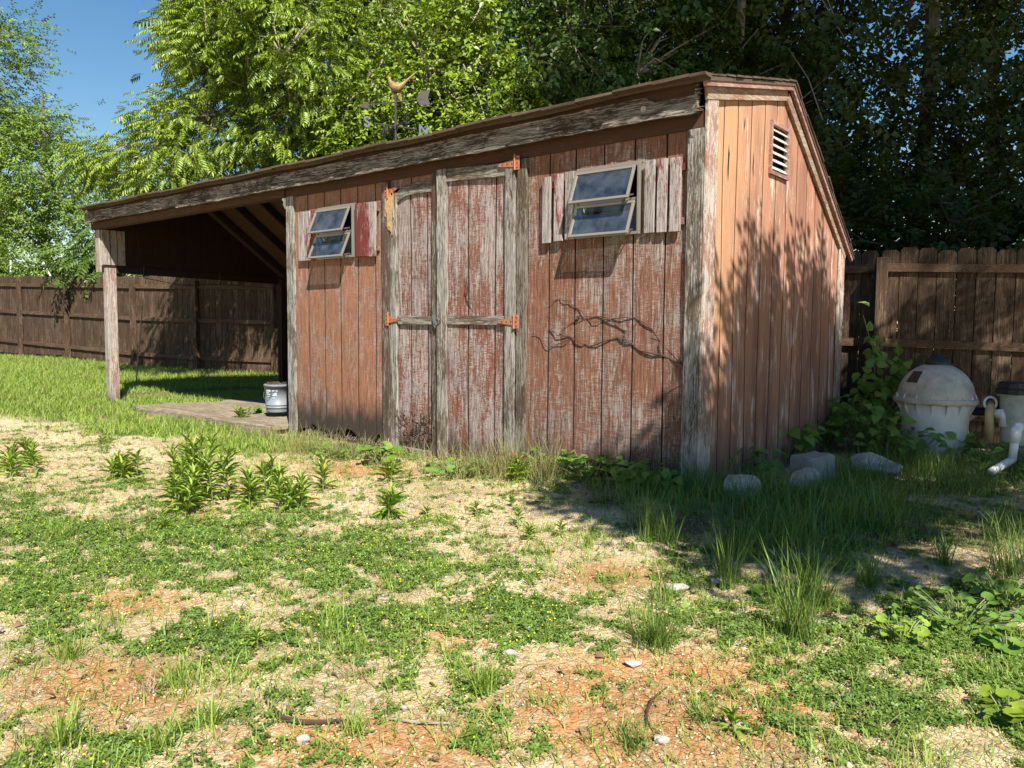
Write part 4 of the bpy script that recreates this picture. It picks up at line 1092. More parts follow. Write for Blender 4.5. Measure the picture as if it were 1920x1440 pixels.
pv = empty('pipe', tuple(at(1902, 855, 6.2))); tag(pv, 'white plastic pipe with coupling standing in front of the strainer pot', 'pipe', ppg)
mb = MB(); mb.tube([at(1898, 862, 6.2), at(1903, 826, 6.2)], .030, 18); mb.tube([at(1899, 861, 6.2), at(1880, 872, 6.1), at(1858, 885, 6.0)], .030, 14); mb.build('pipe_run', M['pvc'], pv, smooth=True)
mb = MB(); mb.tube([at(1902, 829, 6.2), at(1905, 808, 6.2), at(1908, 802, 6.22), at(1920, 800, 6.35)], [.040, .040, .038, .034], 18); mb.build('elbow', M['pvc'], pv, smooth=True)

# ---------------- rocks
def rock(name, label, px, py, size, mat, seed, flat=.7, boxy=False, rot=0, cat='rock'):
    import bmesh
    p = on_ground(px, py); r = random.Random(seed); bm = bmesh.new()
    if boxy: 
        bmesh.ops.create_cube(bm, size=1.0); bmesh.ops.bevel(bm, geom=bm.edges[:], offset=.05, segments=2, affect='EDGES'); bmesh.ops.subdivide_edges(bm, edges=bm.edges[:], cuts=2, use_grid_fill=True)
    else: bmesh.ops.create_icosphere(bm, subdivisions=4, radius=.5)
    cuts = [] if boxy else [(nrm(np.array([r.gauss(0, 1) for _ in range(3)])), r.uniform(.26, .4)) for _ in range(11)]
    for v in bm.verts:
        c = np.array(v.co)
        for nn_, d_ in cuts:
            k = c@nn_-d_
            if k > 0: c = c-nn_*k*.92
        c = c*(1+.05*math.sin(c[0]*13+seed)*math.sin(c[1]*11)*math.sin(c[2]*12+1))
        c = c+np.array([r.uniform(-1, 1) for _ in range(3)])*(.004 if boxy else .007)
        v.co = Vector((c[0]*size[0], c[1]*size[1], c[2]*size[2]))
    me = bpy.data.meshes.new(name); bm.to_mesh(me); bm.free()
    o = link(name, me, mat); o.location = (p[0], p[1], p[2]+size[2]*.32); o.rotation_euler = (r.uniform(-.1, .1), r.uniform(-.15, .15), YAW+rot)
    tag(o, label, cat); return o
rock('rock', 'white rock half hidden in grass nearest the shed corner', 1392, 938, (.26, .22, .24), M['stone'], 3)
rock('rock', 'white rock with a brown stain in front of the grey block', 1506, 922, (.36, .26, .22), M['stone'], 9, rot=.2)
rock('concrete_block', 'grey squared block behind the brown-stained rock', 1524, 905, (.28, .20, .26), M['block'], 5, boxy=True, rot=.5, cat='block')
rock('rock', 'pale flat-topped rock lying between the shed and the tank', 1634, 893, (.46, .28, .24), plain('pale grey rock', (.42, .41, .39), .85, 0, (.16, .13, .11), .85, 9, .03), 12, rot=-.2)
for i, (px, py, s_, lb) in enumerate(((1345, 1095, .06, 'small white stone beside the slender grass tuft'), (1270, 1110, .08, 'flat pinkish stone on the clover edge'), (955, 1228, .045, 'cream pebble left of the orange clay'),
                                  (568, 1392, .04, 'white pebble at the bottom of the gravel'), (1357, 1165, .03, 'tiny white stone among the clover'), (1187, 1250, .05, 'pale stone at the upper edge of the clay'),
                                  (1395, 1365, .035, 'cream pebble near the lone clay seedling'), (1240, 1392, .04, 'grey pebble on the orange clay'), (765, 1330, .04, 'tan stone near the curved stick'))):
    rock('stone', lb, px, py, (s_*1.4, s_, s_*.6), M['stone'], 40+i, cat='stone')

# ---------------- sticks and dead vine
def px_tube(pts, rad, off=.012): 
    out = []
    for x, y in pts:
        p = on_ground(x, y); out.append((p[0], p[1], p[2]+off))
    return out
mb = MB(); mb.tube(px_tube([(497, 1318), (512, 1335), (530, 1352), (560, 1360), (600, 1361), (640, 1357)], .01), [.003, .006, .007, .008, .007, .005], 6); mb.tube(px_tube([(512, 1335), (505, 1345)], 0), .003, 5)
o = mb.build('stick', M['twig']); tag(o, 'curved dark stick lying on the gravel', 'stick')
mb = MB(); mb.tube(px_tube([(730, 1354), (780, 1361), (850, 1364)], .01), [.003, .005, .003], 6); o = mb.build('stick', M['barkpale']); tag(o, 'thin straight twig right of the curved stick', 'stick')
mb = MB(); mb.tube(px_tube([(242, 984), (262, 979), (296, 975)], .01), [.008, .010, .006], 6); o = mb.build('stick', M['twig']); tag(o, 'short brown stick below the tall weed clump', 'stick')
mb = MB(); mb.tube(px_tube([(1212, 1368), (1213, 1340), (1222, 1318), (1250, 1295)], .01), [.003, .005, .005, .002], 6); o = mb.build('stick', M['twig']); tag(o, 'bent dark twig on the orange clay', 'stick')
vine = []
mb = MB()
def wallpt(x, y, off=.012): p = yplane(x, y, -off); return tuple(p)
def wvine(pts, r0, r1, off=.014):
    rr_ = random.Random(len(pts)); q_ = []
    for k in range(len(pts)-1):
        (xa, ya), (xb, yb) = pts[k], pts[k+1]
        for j in range(3): q_.append((xa+(xb-xa)*j/3+rr_.uniform(-2, 2), ya+(yb-ya)*j/3+rr_.uniform(-2, 2)))
    pts = q_+[pts[-1]]; r0 *= .55; r1 *= .7
    P_ = []
    for i, (x, y) in enumerate(pts): P_.append(wallpt(x, y, off+.007*math.sin(i*1.1)))
    n = len(P_); mb.tube(P_, [r0+(r1-r0)*i/(n-1) for i in range(n)], 6)
wvine([(1288, 690), (1262, 674), (1240, 665), (1200, 656), (1175, 640), (1160, 634), (1128, 642), (1105, 650), (1085, 641), (1070, 632), (1046, 628), (1030, 616)], .011, .005)
wvine([(1240, 662), (1236, 640), (1222, 614), (1196, 598), (1176, 594), (1150, 597), (1120, 604), (1100, 597)], .009, .004)
wvine([(1175, 640), (1172, 622), (1150, 605), (1128, 592), (1100, 594), (1085, 580), (1066, 565), (1048, 562), (1030, 567)], .009, .003)
wvine([(1070, 632), (1048, 645), (1028, 653), (1018, 640), (998, 625)], .006, .003)
wvine([(1100, 594), (1080, 602), (1062, 612), (1050, 622)], .005, .003)
wvine([(1290, 692), (1283, 720), (1260, 732), (1245, 738)], .005, .003)
wvine([(1288, 690), (1260, 660), (1220, 630)], .003, .002)
wvine([(1085, 592), (1079, 600)], .014, .010)
o = mb.build('dead_vine', M['twig']); tag(o, 'leafless dead vine spreading across the front wall from the right corner', 'vine')

# ================================================================== WEEDS
def weed(px, py, h, label, nst=1, seed=0, spread=.05, ll=.075, group=None, mat='weed', name='weed', whorl=24):
    if h > .12: h *= .95; nst = int(nst*1.4); spread *= 1.5; ll *= 1.15
    p = on_ground(px, py); r = np.random.RandomState(seed+100); root = empty(name, tuple(p)); tag(root, label, 'weed', group)
    mb = MB(); ch = []
    for s_ in range(nst):
        a = r.rand()*6.28; q = p+np.array([math.cos(a), math.sin(a), 0])*spread*math.sqrt(r.rand()); hh = h*(.65+.35*r.rand()) if s_ else h
        lean = np.array([r.uniform(-.25, .25), r.uniform(-.25, .25), 1.])*hh
        T = [q-np.array([0, 0, .02]), q+lean*.5, q+lean]; mb.tube(T, [.005, .004, .002], 5)
        n = int(whorl*(.7+hh*1.5)); t = np.sort(r.rand(n))**.75
        ang = np.arange(n)*2.4+r.rand()*6
        el = .2+1.1*t**1.5+.18*r.randn(n)
        D = np.stack([np.cos(ang)*np.cos(el), np.sin(ang)*np.cos(el), np.sin(el)], 1)
        P_ = q+lean*t[:, None]; A, B, C = frames(D, np.tile([0, 0, 1.], (n, 1))+.1*r.randn(n, 3))
        L = ll*(1.15-.35*t)*(.75+.5*r.rand(n))
        ch.append(inst(*OVATE, P_, A, B, C, np.stack([L*.19, L, L*1.1], 1)))
    mb.build('stem', M['stemgreen'], root); trimesh('leaves', ch, M[mat], root)
    return root
WD = [(342, 965, .30, 3, .06, 'tall spiky weed at the front left of the big clump'), (365, 945, .36, 4, .08, 'bushy spiky weed in the middle of the big clump'),
      (400, 935, .42, 4, .08, 'tallest spiky weed at the right of the big clump'), (425, 938, .36, 2, .05, 'slim spiky weed on the right edge of the big clump'), (330, 925, .24, 2, .06, 'short spiky weed behind the big clump'),
      (222, 897, .14, 3, .06, 'low leafy weed left of the big clump'), (248, 890, .15, 2, .05, 'bright weed sprig beside the low leafy weed'),
      (25, 888, .22, 4, .12, 'spiky weed cluster at the left edge of the gravel'), (50, 875, .20, 2, .06, 'upright weed right of the left-edge cluster'),
      (490, 950, .20, 3, .07, 'branching weed right of the big clump'), (548, 955, .19, 3, .05, 'compact bright weed below the shed wall'), (522, 925, .22, 3, .1, 'dark weed behind the compact bright weed'), (605, 920, .20, 2, .06, 'weed at the foot of the rotted siding'),
      (733, 968, .14, 2, .015, 'single upright seedling on the pale gravel'), (722, 905, .13, 2, .03, 'shaggy weed under the broad leaves by the door'), (765, 905, .06, 1, .02, 'tiny seedling right of the shaggy weed'),
      (893, 970, .075, 1, .01, 'small seedling in mid gravel, leftmost of the pair'), (800, 970, .04, 1, .01, 'minute seedling left of the gravel pair'), (972, 990, .09, 1, .01, 'small seedling in mid gravel, right of the pair'), (993, 1012, .07, 2, .02, 'seedling with pale tips in front of the pair'),
      (1055, 1005, .07, 1, .02, 'little seedling left of the thin grass tuft'), (960, 950, .05, 1, .01, 'short seedling nearest the dry grass'), (965, 900, .13, 3, .04, 'weed in front of the dry grass by the door'),
      (486, 1215, .05, 1, .01, 'lone bright sprout in the lower left gravel'), (305, 995, .05, 2, .02, 'yellowish sprig beside the short brown stick'), (200, 832, .07, 4, .10, 'flat dark rosette weed on upper gravel, left one'), (262, 908, .04, 3, .07, 'small dark rosette weed below the low leafy weed'),
      (1380, 1378, .05, 1, .02, 'lone seedling on the clay at the lower right'), (455, 800, .2, 2, .03, 'climbing weed growing up beside the porch deck')]
for i, (px, py, h, n, sp2, lb) in enumerate(WD): weed(px, py, h, lb, n, i, sp2, .10 if h > .12 else .06)
def broad(px, py, h, n, size, label, seed, spread=.1, mat='broad', tpl=ROUND, name='broadleaf_plant', wr=1.0, z0=None):
    if py > 1020: size *= .5; n = int(n*1.7); h *= .8; spread *= .75
    p = on_ground(px, py); r = np.random.RandomState(seed); root = empty(name, tuple(p)); tag(root, label, 'plant')
    a = r.rand(n)*6.28; q = spread*np.sqrt(r.rand(n)); hh = h*(.3+.7*r.rand(n))
    P_ = p+np.stack([np.cos(a)*q, np.sin(a)*q, hh], 1); mb = MB()
    for k in range(n): mb.tube([p+np.array([math.cos(a[k])*q[k]*.25, math.sin(a[k])*q[k]*.25, 0]), p+np.array([math.cos(a[k])*q[k]*.7, math.sin(a[k])*q[k]*.7, hh[k]*.7]), P_[k]], [.003, .0025, .002], 4)
    D = np.stack([np.cos(a), np.sin(a), .25*r.randn(n)], 1); A, B, C = frames(D, nrm(np.array([0, 0, 1.])+.3*r.randn(n, 3)+toc*.35)); S = size*(.6+.8*r.rand(n))
    mb.build('stem', M['stemgreen'], root); trimesh('leaves', [inst(*tpl, P_-B*S[:, None]*.3, A, B, C, np.stack([S*wr, S, S], 1))], M[mat], root); return root
broad(715, 872, .16, 14, .10, 'round-leaved plant at the foot of the left door', 1, .12)
broad(705, 865, .12, 8, .07, 'small leafy plant left of the round-leaved plant by the door', 2, .09, tpl=OVATE, wr=.8)
broad(470, 790, .16, 12, .09, 'broad-leaved plant between deck and bucket', 3, .12)
broad(1160, 915, .10, 8, .09, 'yellowing leafy plant at the shaded wall foot', 4, .08, mat='weed')
broad(1230, 915, .18, 90, .08, 'dark leafy clump at the wall foot just left of the corner post', 41, .3, tpl=OVATE, wr=.8)
broad(860, 893, .12, 50, .05, 'low leafy clump under the meeting point of the doors', 42, .25)
broad(640, 858, .10, 60, .05, 'low leafy clump below the rotted siding', 43, .3)
broad(1105, 897, .20, 90, .07, 'clump of small round leaves below the dead vine', 5, .28)
broad(1030, 885, .18, 60, .06, 'bright clump of leaves right of the dry grass', 6, .2)
broad(1385, 895, .26, 60, .11, 'leafy plant hugging the shed corner on the gable side', 7, .28, tpl=OVATE, wr=.7)
broad(1465, 865, .34, 90, .12, 'large-leaved plant at the middle of the gable wall foot', 8, .32, tpl=OVATE, wr=.75)
broad(1540, 845, .42, 110, .11, 'leafy plant at the rear corner of the gable wall', 9, .32, tpl=OVATE, wr=.75)
broad(1690, 1205, .13, 22, .06, 'yellow-green seedling clump amid the right clover', 10, .14, mat='weed')
broad(1800, 1170, .12, 36, .07, 'leafy ground plant at the right of the clover', 11, .3)
broad(1885, 1130, .14, 30, .09, 'larger ground plant at the right edge', 12, .25, tpl=OVATE, wr=.7)
broad(1895, 1360, .10, 9, .11, 'pale scalloped leaves in the bottom right corner', 13, .09, mat='leaf_lime')
broad(1890, 1230, .10, 9, .10, 'round scalloped leaves at the right edge', 14, .1)
broad(415, 1030, .04, 3, .07, 'two bright broad leaves in the middle of the clover', 15, .03)
broad(1430, 1115, .03, 6, .07, 'pale rosette between two grass tufts', 16, .06)
broad(1270, 1140, .03, 4, .06, 'small pale rosette beside the pinkish stone', 17, .05)
for i, (px, py, lb) in enumerate(((1612, 850, 'dense leafy weeds filling the gap behind the rear corner'), (1655, 862, 'shaded leafy weeds left of the tank'), (1700, 868, 'leafy weeds spilling in front of the tank'), (1862, 872, 'ivy-like leaves around the pipes'), (1905, 895, 'sunlit leaves below the white pipe'))):
    broad(px, py, (.55, .42, .32, .26, .22)[i], (95, 70, 50, 80, 70)[i], .10, lb, 30+i, (.32, .28, .3, .4, .3)[i], tpl=OVATE, wr=.75, mat='broad')
# climbing vine at the fence post
p = cw(camx(1655, 7.9), 7.9, 0); vroot = empty('climbing_vine', (p[0], p[1], -.1)); tag(vroot, 'heart-leaved vine climbing the corner fence post', 'vine')
mb = MB(); ch = []; r = np.random.RandomState(77)
for s_, pts_ in enumerate(([(1660, 830), (1665, 760), (1650, 690), (1632, 640), (1618, 590)], [(1665, 830), (1690, 760), (1690, 700), (1680, 640)], [(1650, 830), (1640, 770), (1640, 700), (1636, 655)], [(1675, 830), (1655, 760), (1662, 715)], [(1640, 830), (1625, 760), (1622, 700)], [(1690, 830), (1700, 780), (1705, 720), (1680, 690)])):
    T = np.array([at(x, y, 7.75+.08*math.sin(s_*2+k)) for k, (x, y) in enumerate(pts_)])
    mb.tube(T, .004, 5)
    n = 44; t = r.rand(n)*(len(T)-1)*.999; i0 = t.astype(int); P_ = T[i0]*(1-(t-i0))[:, None]+T[i0+1]*(t-i0)[:, None]+r.randn(n, 3)*.05
    D = nrm(r.randn(n, 3)+[0, 0, -.6]); A, B, C = frames(D, nrm(toc+zz*.6+.5*r.randn(n, 3))); S = .07+.06*r.rand(n)
    ch.append(inst(*OVATE, P_, A, B, C, np.stack([S*.75, S, S], 1)))
mb.build('stem', M['stemgreen'], vroot); trimesh('leaves', ch, M['broad'], vroot)
# individual grass tufts
def tuft(px, py, h, n, rad, label, mat='grassdark', w=.0045, lean=.45):
    p = on_ground(px, py); a = rs.rand(n)*6.28; q = rad*rs.rand(n)
    P_ = p+np.stack([np.cos(a)*q, np.sin(a)*q, -.01+0*a], 1); P_ = P_-p
    ch = blades(P_, h, w, lean, .5); o = trimesh('grass_tuft', [ch], M[mat]); o.location = p; tag(o, label, 'grass tuft'); return o
TF = [(1365, 1105, .24, 40, .03, 'slender grass tuft beside the small white stone', .25), (1490, 1200, .30, 110, .07, 'tallest grass tuft in front of the shade', .35), (1225, 1210, .16, 130, .08, 'bushy grass tuft above the orange clay', .6),
      (905, 1300, .13, 90, .035, 'spiky grass tuft at the bottom middle', .6), (620, 1190, .14, 90, .09, 'spreading grass tuft in the clover', .8), (400, 1360, .10, 90, .05, 'short grass tuft left of the curved stick', .8),
      (130, 1235, .09, 80, .05, 'dark grass tuft at the lower left', .8), (115, 1400, .12, 80, .05, 'grass tuft near the bottom left corner', .7), (310, 1395, .09, 70, .06, 'low grass tuft in the bottom gravel', .8), (670, 1370, .07, 70, .04, 'sparse grass tuft touching the curved stick', .8), (1320, 1350, .06, 60, .04, 'tiny grass tuft on the orange clay', .9),
      (1215, 1010, .26, 90, .08, 'grass tuft before the shaded wall, left of two', .3), (1250, 1020, .22, 70, .06, 'grass tuft before the shaded wall, right of two', .3), (1100, 1030, .13, 30, .04, 'thin grass tuft on the gravel edge', .35),
      (1520, 1130, .24, 80, .08, 'green grass tuft behind the tallest one', .3), (1630, 1100, .2, 60, .06, 'grass tuft at the edge of the bare shaded soil', .35), (1770, 1060, .18, 50, .04, 'thin grass tuft on the bare shaded soil', .3), (1890, 1080, .24, 90, .10, 'grass tuft at the right edge of the shaded soil', .4),
      (110, 1010, .13, 130, .09, 'yellow-green grass tuft on the left gravel', .8), (340, 1280, .10, 60, .05, 'grass tuft in the lower left clover', .7), (1560, 900, .2, 90, .10, 'grass between the grey block and the flat-topped rock', .4), (1440, 935, .26, 60, .05, 'sunlit grass tuft right of the nearest rock', .3), (1190, 1400, .08, 70, .05, 'grass tuft at the bottom edge of the clay', .9)]
TF2 = [(905, 893, .22, 160, .16, 'dry seeding grass clump in front of the right door'), (960, 895, .34, 260, .18, 'tallest dry grass clump covering the right door jamb'), (1020, 897, .28, 220, .16, 'dry grass clump below the dead vine'),
       (560, 850, .16, 200, .25, 'dry grass at the wall foot beside the bucket'), (630, 858, .12, 160, .22, 'dry grass at the wall foot under the rotted siding'), (500, 825, .14, 160, .22, 'half-dry grass hiding the deck corner'), (830, 890, .09, 120, .2, 'short dry grass below the door meeting point')]
for (px, py, h, n, rad, lb) in TF2: tuft(px, py, h, n, rad, lb, 'drygrass', .004, .6)
for (px, py, h, n, rad, lb) in ((345, 800, .13, 300, .3, 'thick grass flopping over the middle of the deck rim'), (455, 808, .13, 300, .28, 'grass and weeds at the near corner of the deck'), (300, 795, .13, 300, .3, 'green grass creeping over the left end of the deck'), (400, 805, .10, 260, .3, 'green grass along the front edge of the deck'), (240, 790, .13, 220, .22, 'green grass around the foot of the porch post')): tuft(px, py, h, n, rad, lb, 'grass', .006, .8)
for (px, py, h, n, rad, lb) in ((1390, 958, .22, 120, .16, 'grass half burying the white rock nearest the corner'), (1500, 948, .2, 130, .18, 'grass in front of the brown-stained rock'), (1620, 915, .22, 130, .2, 'grass in front of the pale flat-topped rock'), (1310, 930, .26, 150, .16, 'tall grass around the foot of the corner post'), (1220, 930, .22, 120, .16, 'tall grass at the shaded wall foot'), (1730, 890, .25, 150, .22, 'tall grass at the foot of the filter tank'), (1800, 925, .22, 120, .25, 'tall grass before the tank and pipes')): tuft(px, py, h, n, rad, lb, 'grassdark', .005, .5)
for (px, py, h, n, rad, lb, ln) in TF: tuft(px, py, h, n, rad, lb, 'grassdark' if px > 1150 else 'grass', .0045, ln)
for i, (px, py, lb) in enumerate(((665, 1265, 'bleached dead grass tuft left of centre bottom'), (280, 1300, 'withered straw tuft at the lower left'), (40, 1310, 'curled dead grass at the left edge'), (1690, 985, 'dead grass tuft lying at the edge of the shade'))):
    tuft(px, py, .07, 60, .05, lb, 'straw', .003, 1.6)

# ================================================================== TREES
def tree(name, label, base, H, trunk_r, lobes, nclus, per, size, tpl, mat, bark='bark', seed=0, sig=.35, lean=(0, 0), droop=.5, group='trees behind the fence', trunk_pts=None, twigs=True, out=1.0, extra=0):
    r = np.random.RandomState(seed); b = np.array(base, float)
    root = empty(name, tuple(b)); tag(root, label, 'tree', group)
    mb = MB()
    if trunk_pts is None:
        T = np.array([b+np.array([lean[0]*t+.12*math.sin(t*5+seed), lean[1]*t+.1*math.sin(t*4+seed*2), H*t]) for t in np.linspace(0, 1, 9)])
    else: T = np.array(trunk_pts)
    nT = len(T)
    mb.tube(T, [trunk_r*(1-.85*i/(nT-1)) for i in range(nT)], 10)
    wts = np.array([l[3]*l[4]*l[5] for l in lobes])**.67; wts /= wts.sum()
    L = r.choice(len(lobes), nclus, p=wts)
    dirs = nrm(r.randn(nclus, 3)); rad = r.rand(nclus)**(1/2.4)
    C0 = np.array([[l[0], l[1], l[2]] for l in lobes])[L]; RR = np.array([[l[3], l[4], l[5]] for l in lobes])[L]
    Q = C0+dirs*rad[:, None]*RR
    # limbs: first a few main ones, then twigs from the nearest main point
    main = []
    for k in range(min(10, nclus)):
        q = Q[k]; hgt = max(b[2]+H*.15, q[2]-.45*np.linalg.norm(q[:2]-T[nT//2][:2])-.3)
        i = int(np.argmin(abs(T[:, 2]-hgt))); a = T[i]
        mid = (a+q)/2+np.array([0, 0, .15])+r.randn(3)*.1
        mb.tube([a, a*.6+mid*.4+r.randn(3)*.05, mid, q], [trunk_r*.38, trunk_r*.28, trunk_r*.2, trunk_r*.05], 6); main += [mid, q, (a+mid)/2, (mid+q)/2]
    main = np.array(main)
    if twigs:
        for k in range(10, nclus):
            j = int(np.argmin(((main-Q[k])**2).sum(1))); a = main[j]
            m_ = (a+Q[k])/2+r.randn(3)*.08
            mb.tube([a, m_, Q[k]], [max(.020, trunk_r*.12), .014, .006], 5, False)
    for k in range(extra):
        a = Q[r.randint(nclus)]; d = nrm(r.randn(3)*[1, 1, .6]+[0, 0, .35]); L_ = .5+.9*r.rand(); sd_ = r.randn(3)*.12
        mb.tube([a-d*L_*.3, a+d*L_*.2+sd_, a+d*L_*.7+sd_*.3], [.010, .008, .003], 4, False)
    mb.build('trunk', M[bark], root)
    n = nclus*per; idx = np.repeat(np.arange(nclus), per)
    off = r.randn(n, 3)*sig*np.array([1, 1, .7]); P_ = Q[idx]+off
    cen = T[nT*2//3]
    D = nrm((P_-cen)*[1, 1, .35])*out*.8+nrm(off)*.6+r.randn(n, 3)*.35; D[:, 2] -= droop*.4
    A, B, C = frames(D, nrm(np.array([0, 0, 1.])+.35*r.randn(n, 3)))
    S = size*(.5+.8*r.rand(n))
    trimesh('crown', [inst(*tpl, P_, A, B, C, np.stack([S, S, S], 1))], M[mat], root)
    return root
G0 = .2
def T_(X, Z): return tuple(cw(X, Z, G0))
def lobe(X, Z, H, rx, rz, rh):
    p = cw(X, Z, H); return (p[0], p[1], H, rx, rz, rh)
tree('ash_tree', 'sunlit tree with long drooping compound leaves above the middle of the roof', T_(-3.6, 15.5), 8.5, .16,
     [lobe(-4.2, 14.2, 5.6, 1.9, 1.6, 2.1), lobe(-5.6, 13.9, 4.0, 1.2, 1.2, 1.1), lobe(-3.0, 13.8, 4.2, 1.6, 1.2, 1.3), lobe(-5.0, 14.6, 6.6, 1.4, 1.3, 1.2), lobe(-6.9, 13.6, 3.9, .8, .7, .25)],
     300, 28, .27, PINN, 'leaf_lime', 'barkpale', 1, .21)
tree('ash_tree', 'taller darker tree rising behind the sunlit drooping one', T_(-4.6, 18.5), 12, .2,
     [lobe(-3.6, 17.5, 8.6, 2.6, 2, 1.8), lobe(-6.0, 17.5, 6.9, 1.2, 1.3, 1.2), lobe(-2.6, 17.5, 6.4, 2.0, 1.5, 2.0), lobe(-6.0, 17.8, 9.0, 1.2, 1.0, .7)], 170, 24, .38, PINN2, 'leaf_mid', 'bark', 2, .45)
tree('small_tree', 'small green tree between the far tall tree and the drooping one', T_(-9.6, 20), 6, .09,
     [lobe(-8.8, 19.5, 3.8, .8, 1, .8), lobe(-9.8, 19.8, 2.8, 1.0, 1, .6)], 40, 22, .42, PINN2, 'leaf_mid', 'bark', 3, .35)
tree('tall_tree', 'tall feathery tree at the far left edge against the sky', T_(-19.5, 30), 13.5, .28,
     [lobe(-18.6, 29, 11.0, 1.1, 1.3, 1.5), lobe(-19.3, 29, 8.2, 1.8, 2, 1.8), lobe(-17.5, 29, 7.8, .9, 1.2, 1.2), lobe(-18.9, 29, 5.4, 2.0, 2, 1.0)], 150, 26, .34, SPRAY, 'leaf_far', 'barkpale', 4, .5)
tree('tall_tree', 'slender forked tree between the far left tree and the shed', T_(-16.6, 28), 9, .16,
     [lobe(-16.4, 27.5, 6.6, 1.3, 1.2, 1.9), lobe(-15.2, 27.5, 5.0, 1.2, 1, 1.0), lobe(-16.8, 27.5, 4.4, .8, 1, .5)], 80, 22, .30, SPRAY, 'leaf_far', 'bark', 5, .42)
for i, (X, Z, H, rx, rh, lb) in enumerate(((-17.5, 25.5, 2.6, 1.5, 1.3, 'green thicket beyond the fence at the left edge'), (-14.6, 25, 2.3, 1.4, .9, 'green thicket beyond the fence right of the white brace'),
                                           (-12.6, 25, 2.4, 1.3, 1.2, 'dark green thicket beyond the fence next to the porch post'), (-20.4, 26.5, 2.8, 1.6, 1.6, 'thicket at the far left behind the fence'), (-10.4, 23, 2.4, 1.3, 1.3, 'thicket seen just above the porch opening'))):
    tree('bush', lb, tuple(cw(X, Z, .3)), H+.2, .05, [lobe(X, Z, H*1.02, rx, 1.1, rh*.9)], 90, 24, .32, SPRAY, 'leaf_far', 'bark', 20+i, .3, group='thickets beyond the fence')
# middle: vine-hung trees with small round leaves
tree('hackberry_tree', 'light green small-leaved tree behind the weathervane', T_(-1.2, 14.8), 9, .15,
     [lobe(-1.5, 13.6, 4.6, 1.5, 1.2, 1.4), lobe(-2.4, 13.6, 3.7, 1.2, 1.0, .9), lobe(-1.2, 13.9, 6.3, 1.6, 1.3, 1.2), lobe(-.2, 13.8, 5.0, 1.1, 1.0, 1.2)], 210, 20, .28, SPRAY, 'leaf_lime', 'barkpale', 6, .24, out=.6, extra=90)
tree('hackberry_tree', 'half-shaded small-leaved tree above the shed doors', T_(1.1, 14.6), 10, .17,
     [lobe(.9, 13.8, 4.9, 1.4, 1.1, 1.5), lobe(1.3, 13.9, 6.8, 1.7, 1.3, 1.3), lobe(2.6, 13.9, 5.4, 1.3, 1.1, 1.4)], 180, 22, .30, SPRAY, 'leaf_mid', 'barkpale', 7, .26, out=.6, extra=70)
# dark wood on the right
dk_specs = [(-1.0, 18.5, 14, .22, 'background trunked tree behind the weathervane tree', 8), (2.2, 17.5, 14, .2, 'dark tree behind the roof peak', 9), (4.05, 14.3, 15, .13, 'straight pale-trunked tree rising behind the gable peak', 10),
            (5.6, 16.8, 14, .2, 'dark tree right of the pale trunk', 11), (7.55, 14.8, 15, .2, 'tree with dark vine-wrapped trunk above the right fence', 12), (9.8, 16.5, 14, .2, 'dark tree at the right edge', 13), (11.8, 14.5, 13, .2, 'dark tree outside the right edge of view', 14), (6.3, 20.5, 15, .22, 'rearmost dark tree in the right-hand wood', 15)]
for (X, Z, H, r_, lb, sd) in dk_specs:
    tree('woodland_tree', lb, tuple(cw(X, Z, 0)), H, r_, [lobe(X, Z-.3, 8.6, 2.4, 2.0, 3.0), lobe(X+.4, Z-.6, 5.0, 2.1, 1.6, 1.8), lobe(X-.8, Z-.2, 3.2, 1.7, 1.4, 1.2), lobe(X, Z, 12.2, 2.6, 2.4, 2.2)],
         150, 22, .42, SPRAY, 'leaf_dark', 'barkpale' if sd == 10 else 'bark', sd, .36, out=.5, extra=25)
for i, (X, Z, H, lb) in enumerate(((4.6, 11.9, 3.0, 'shaded shrub just behind the rear gable corner'), (6.6, 11.4, 2.7, 'shaded shrub behind the right fence, left of two'), (8.4, 10.6, 2.8, 'shaded shrub behind the right fence, right of two'))):
    tree('shrub', lb, tuple(cw(X, Z, 0)), H, .04, [lobe(X, Z, H*.75, 1.2, .8, H*.5)], 70, 20, .34, SPRAY, 'leaf_dark', 'bark', 50+i, .3, group='shrubs behind the right fence')

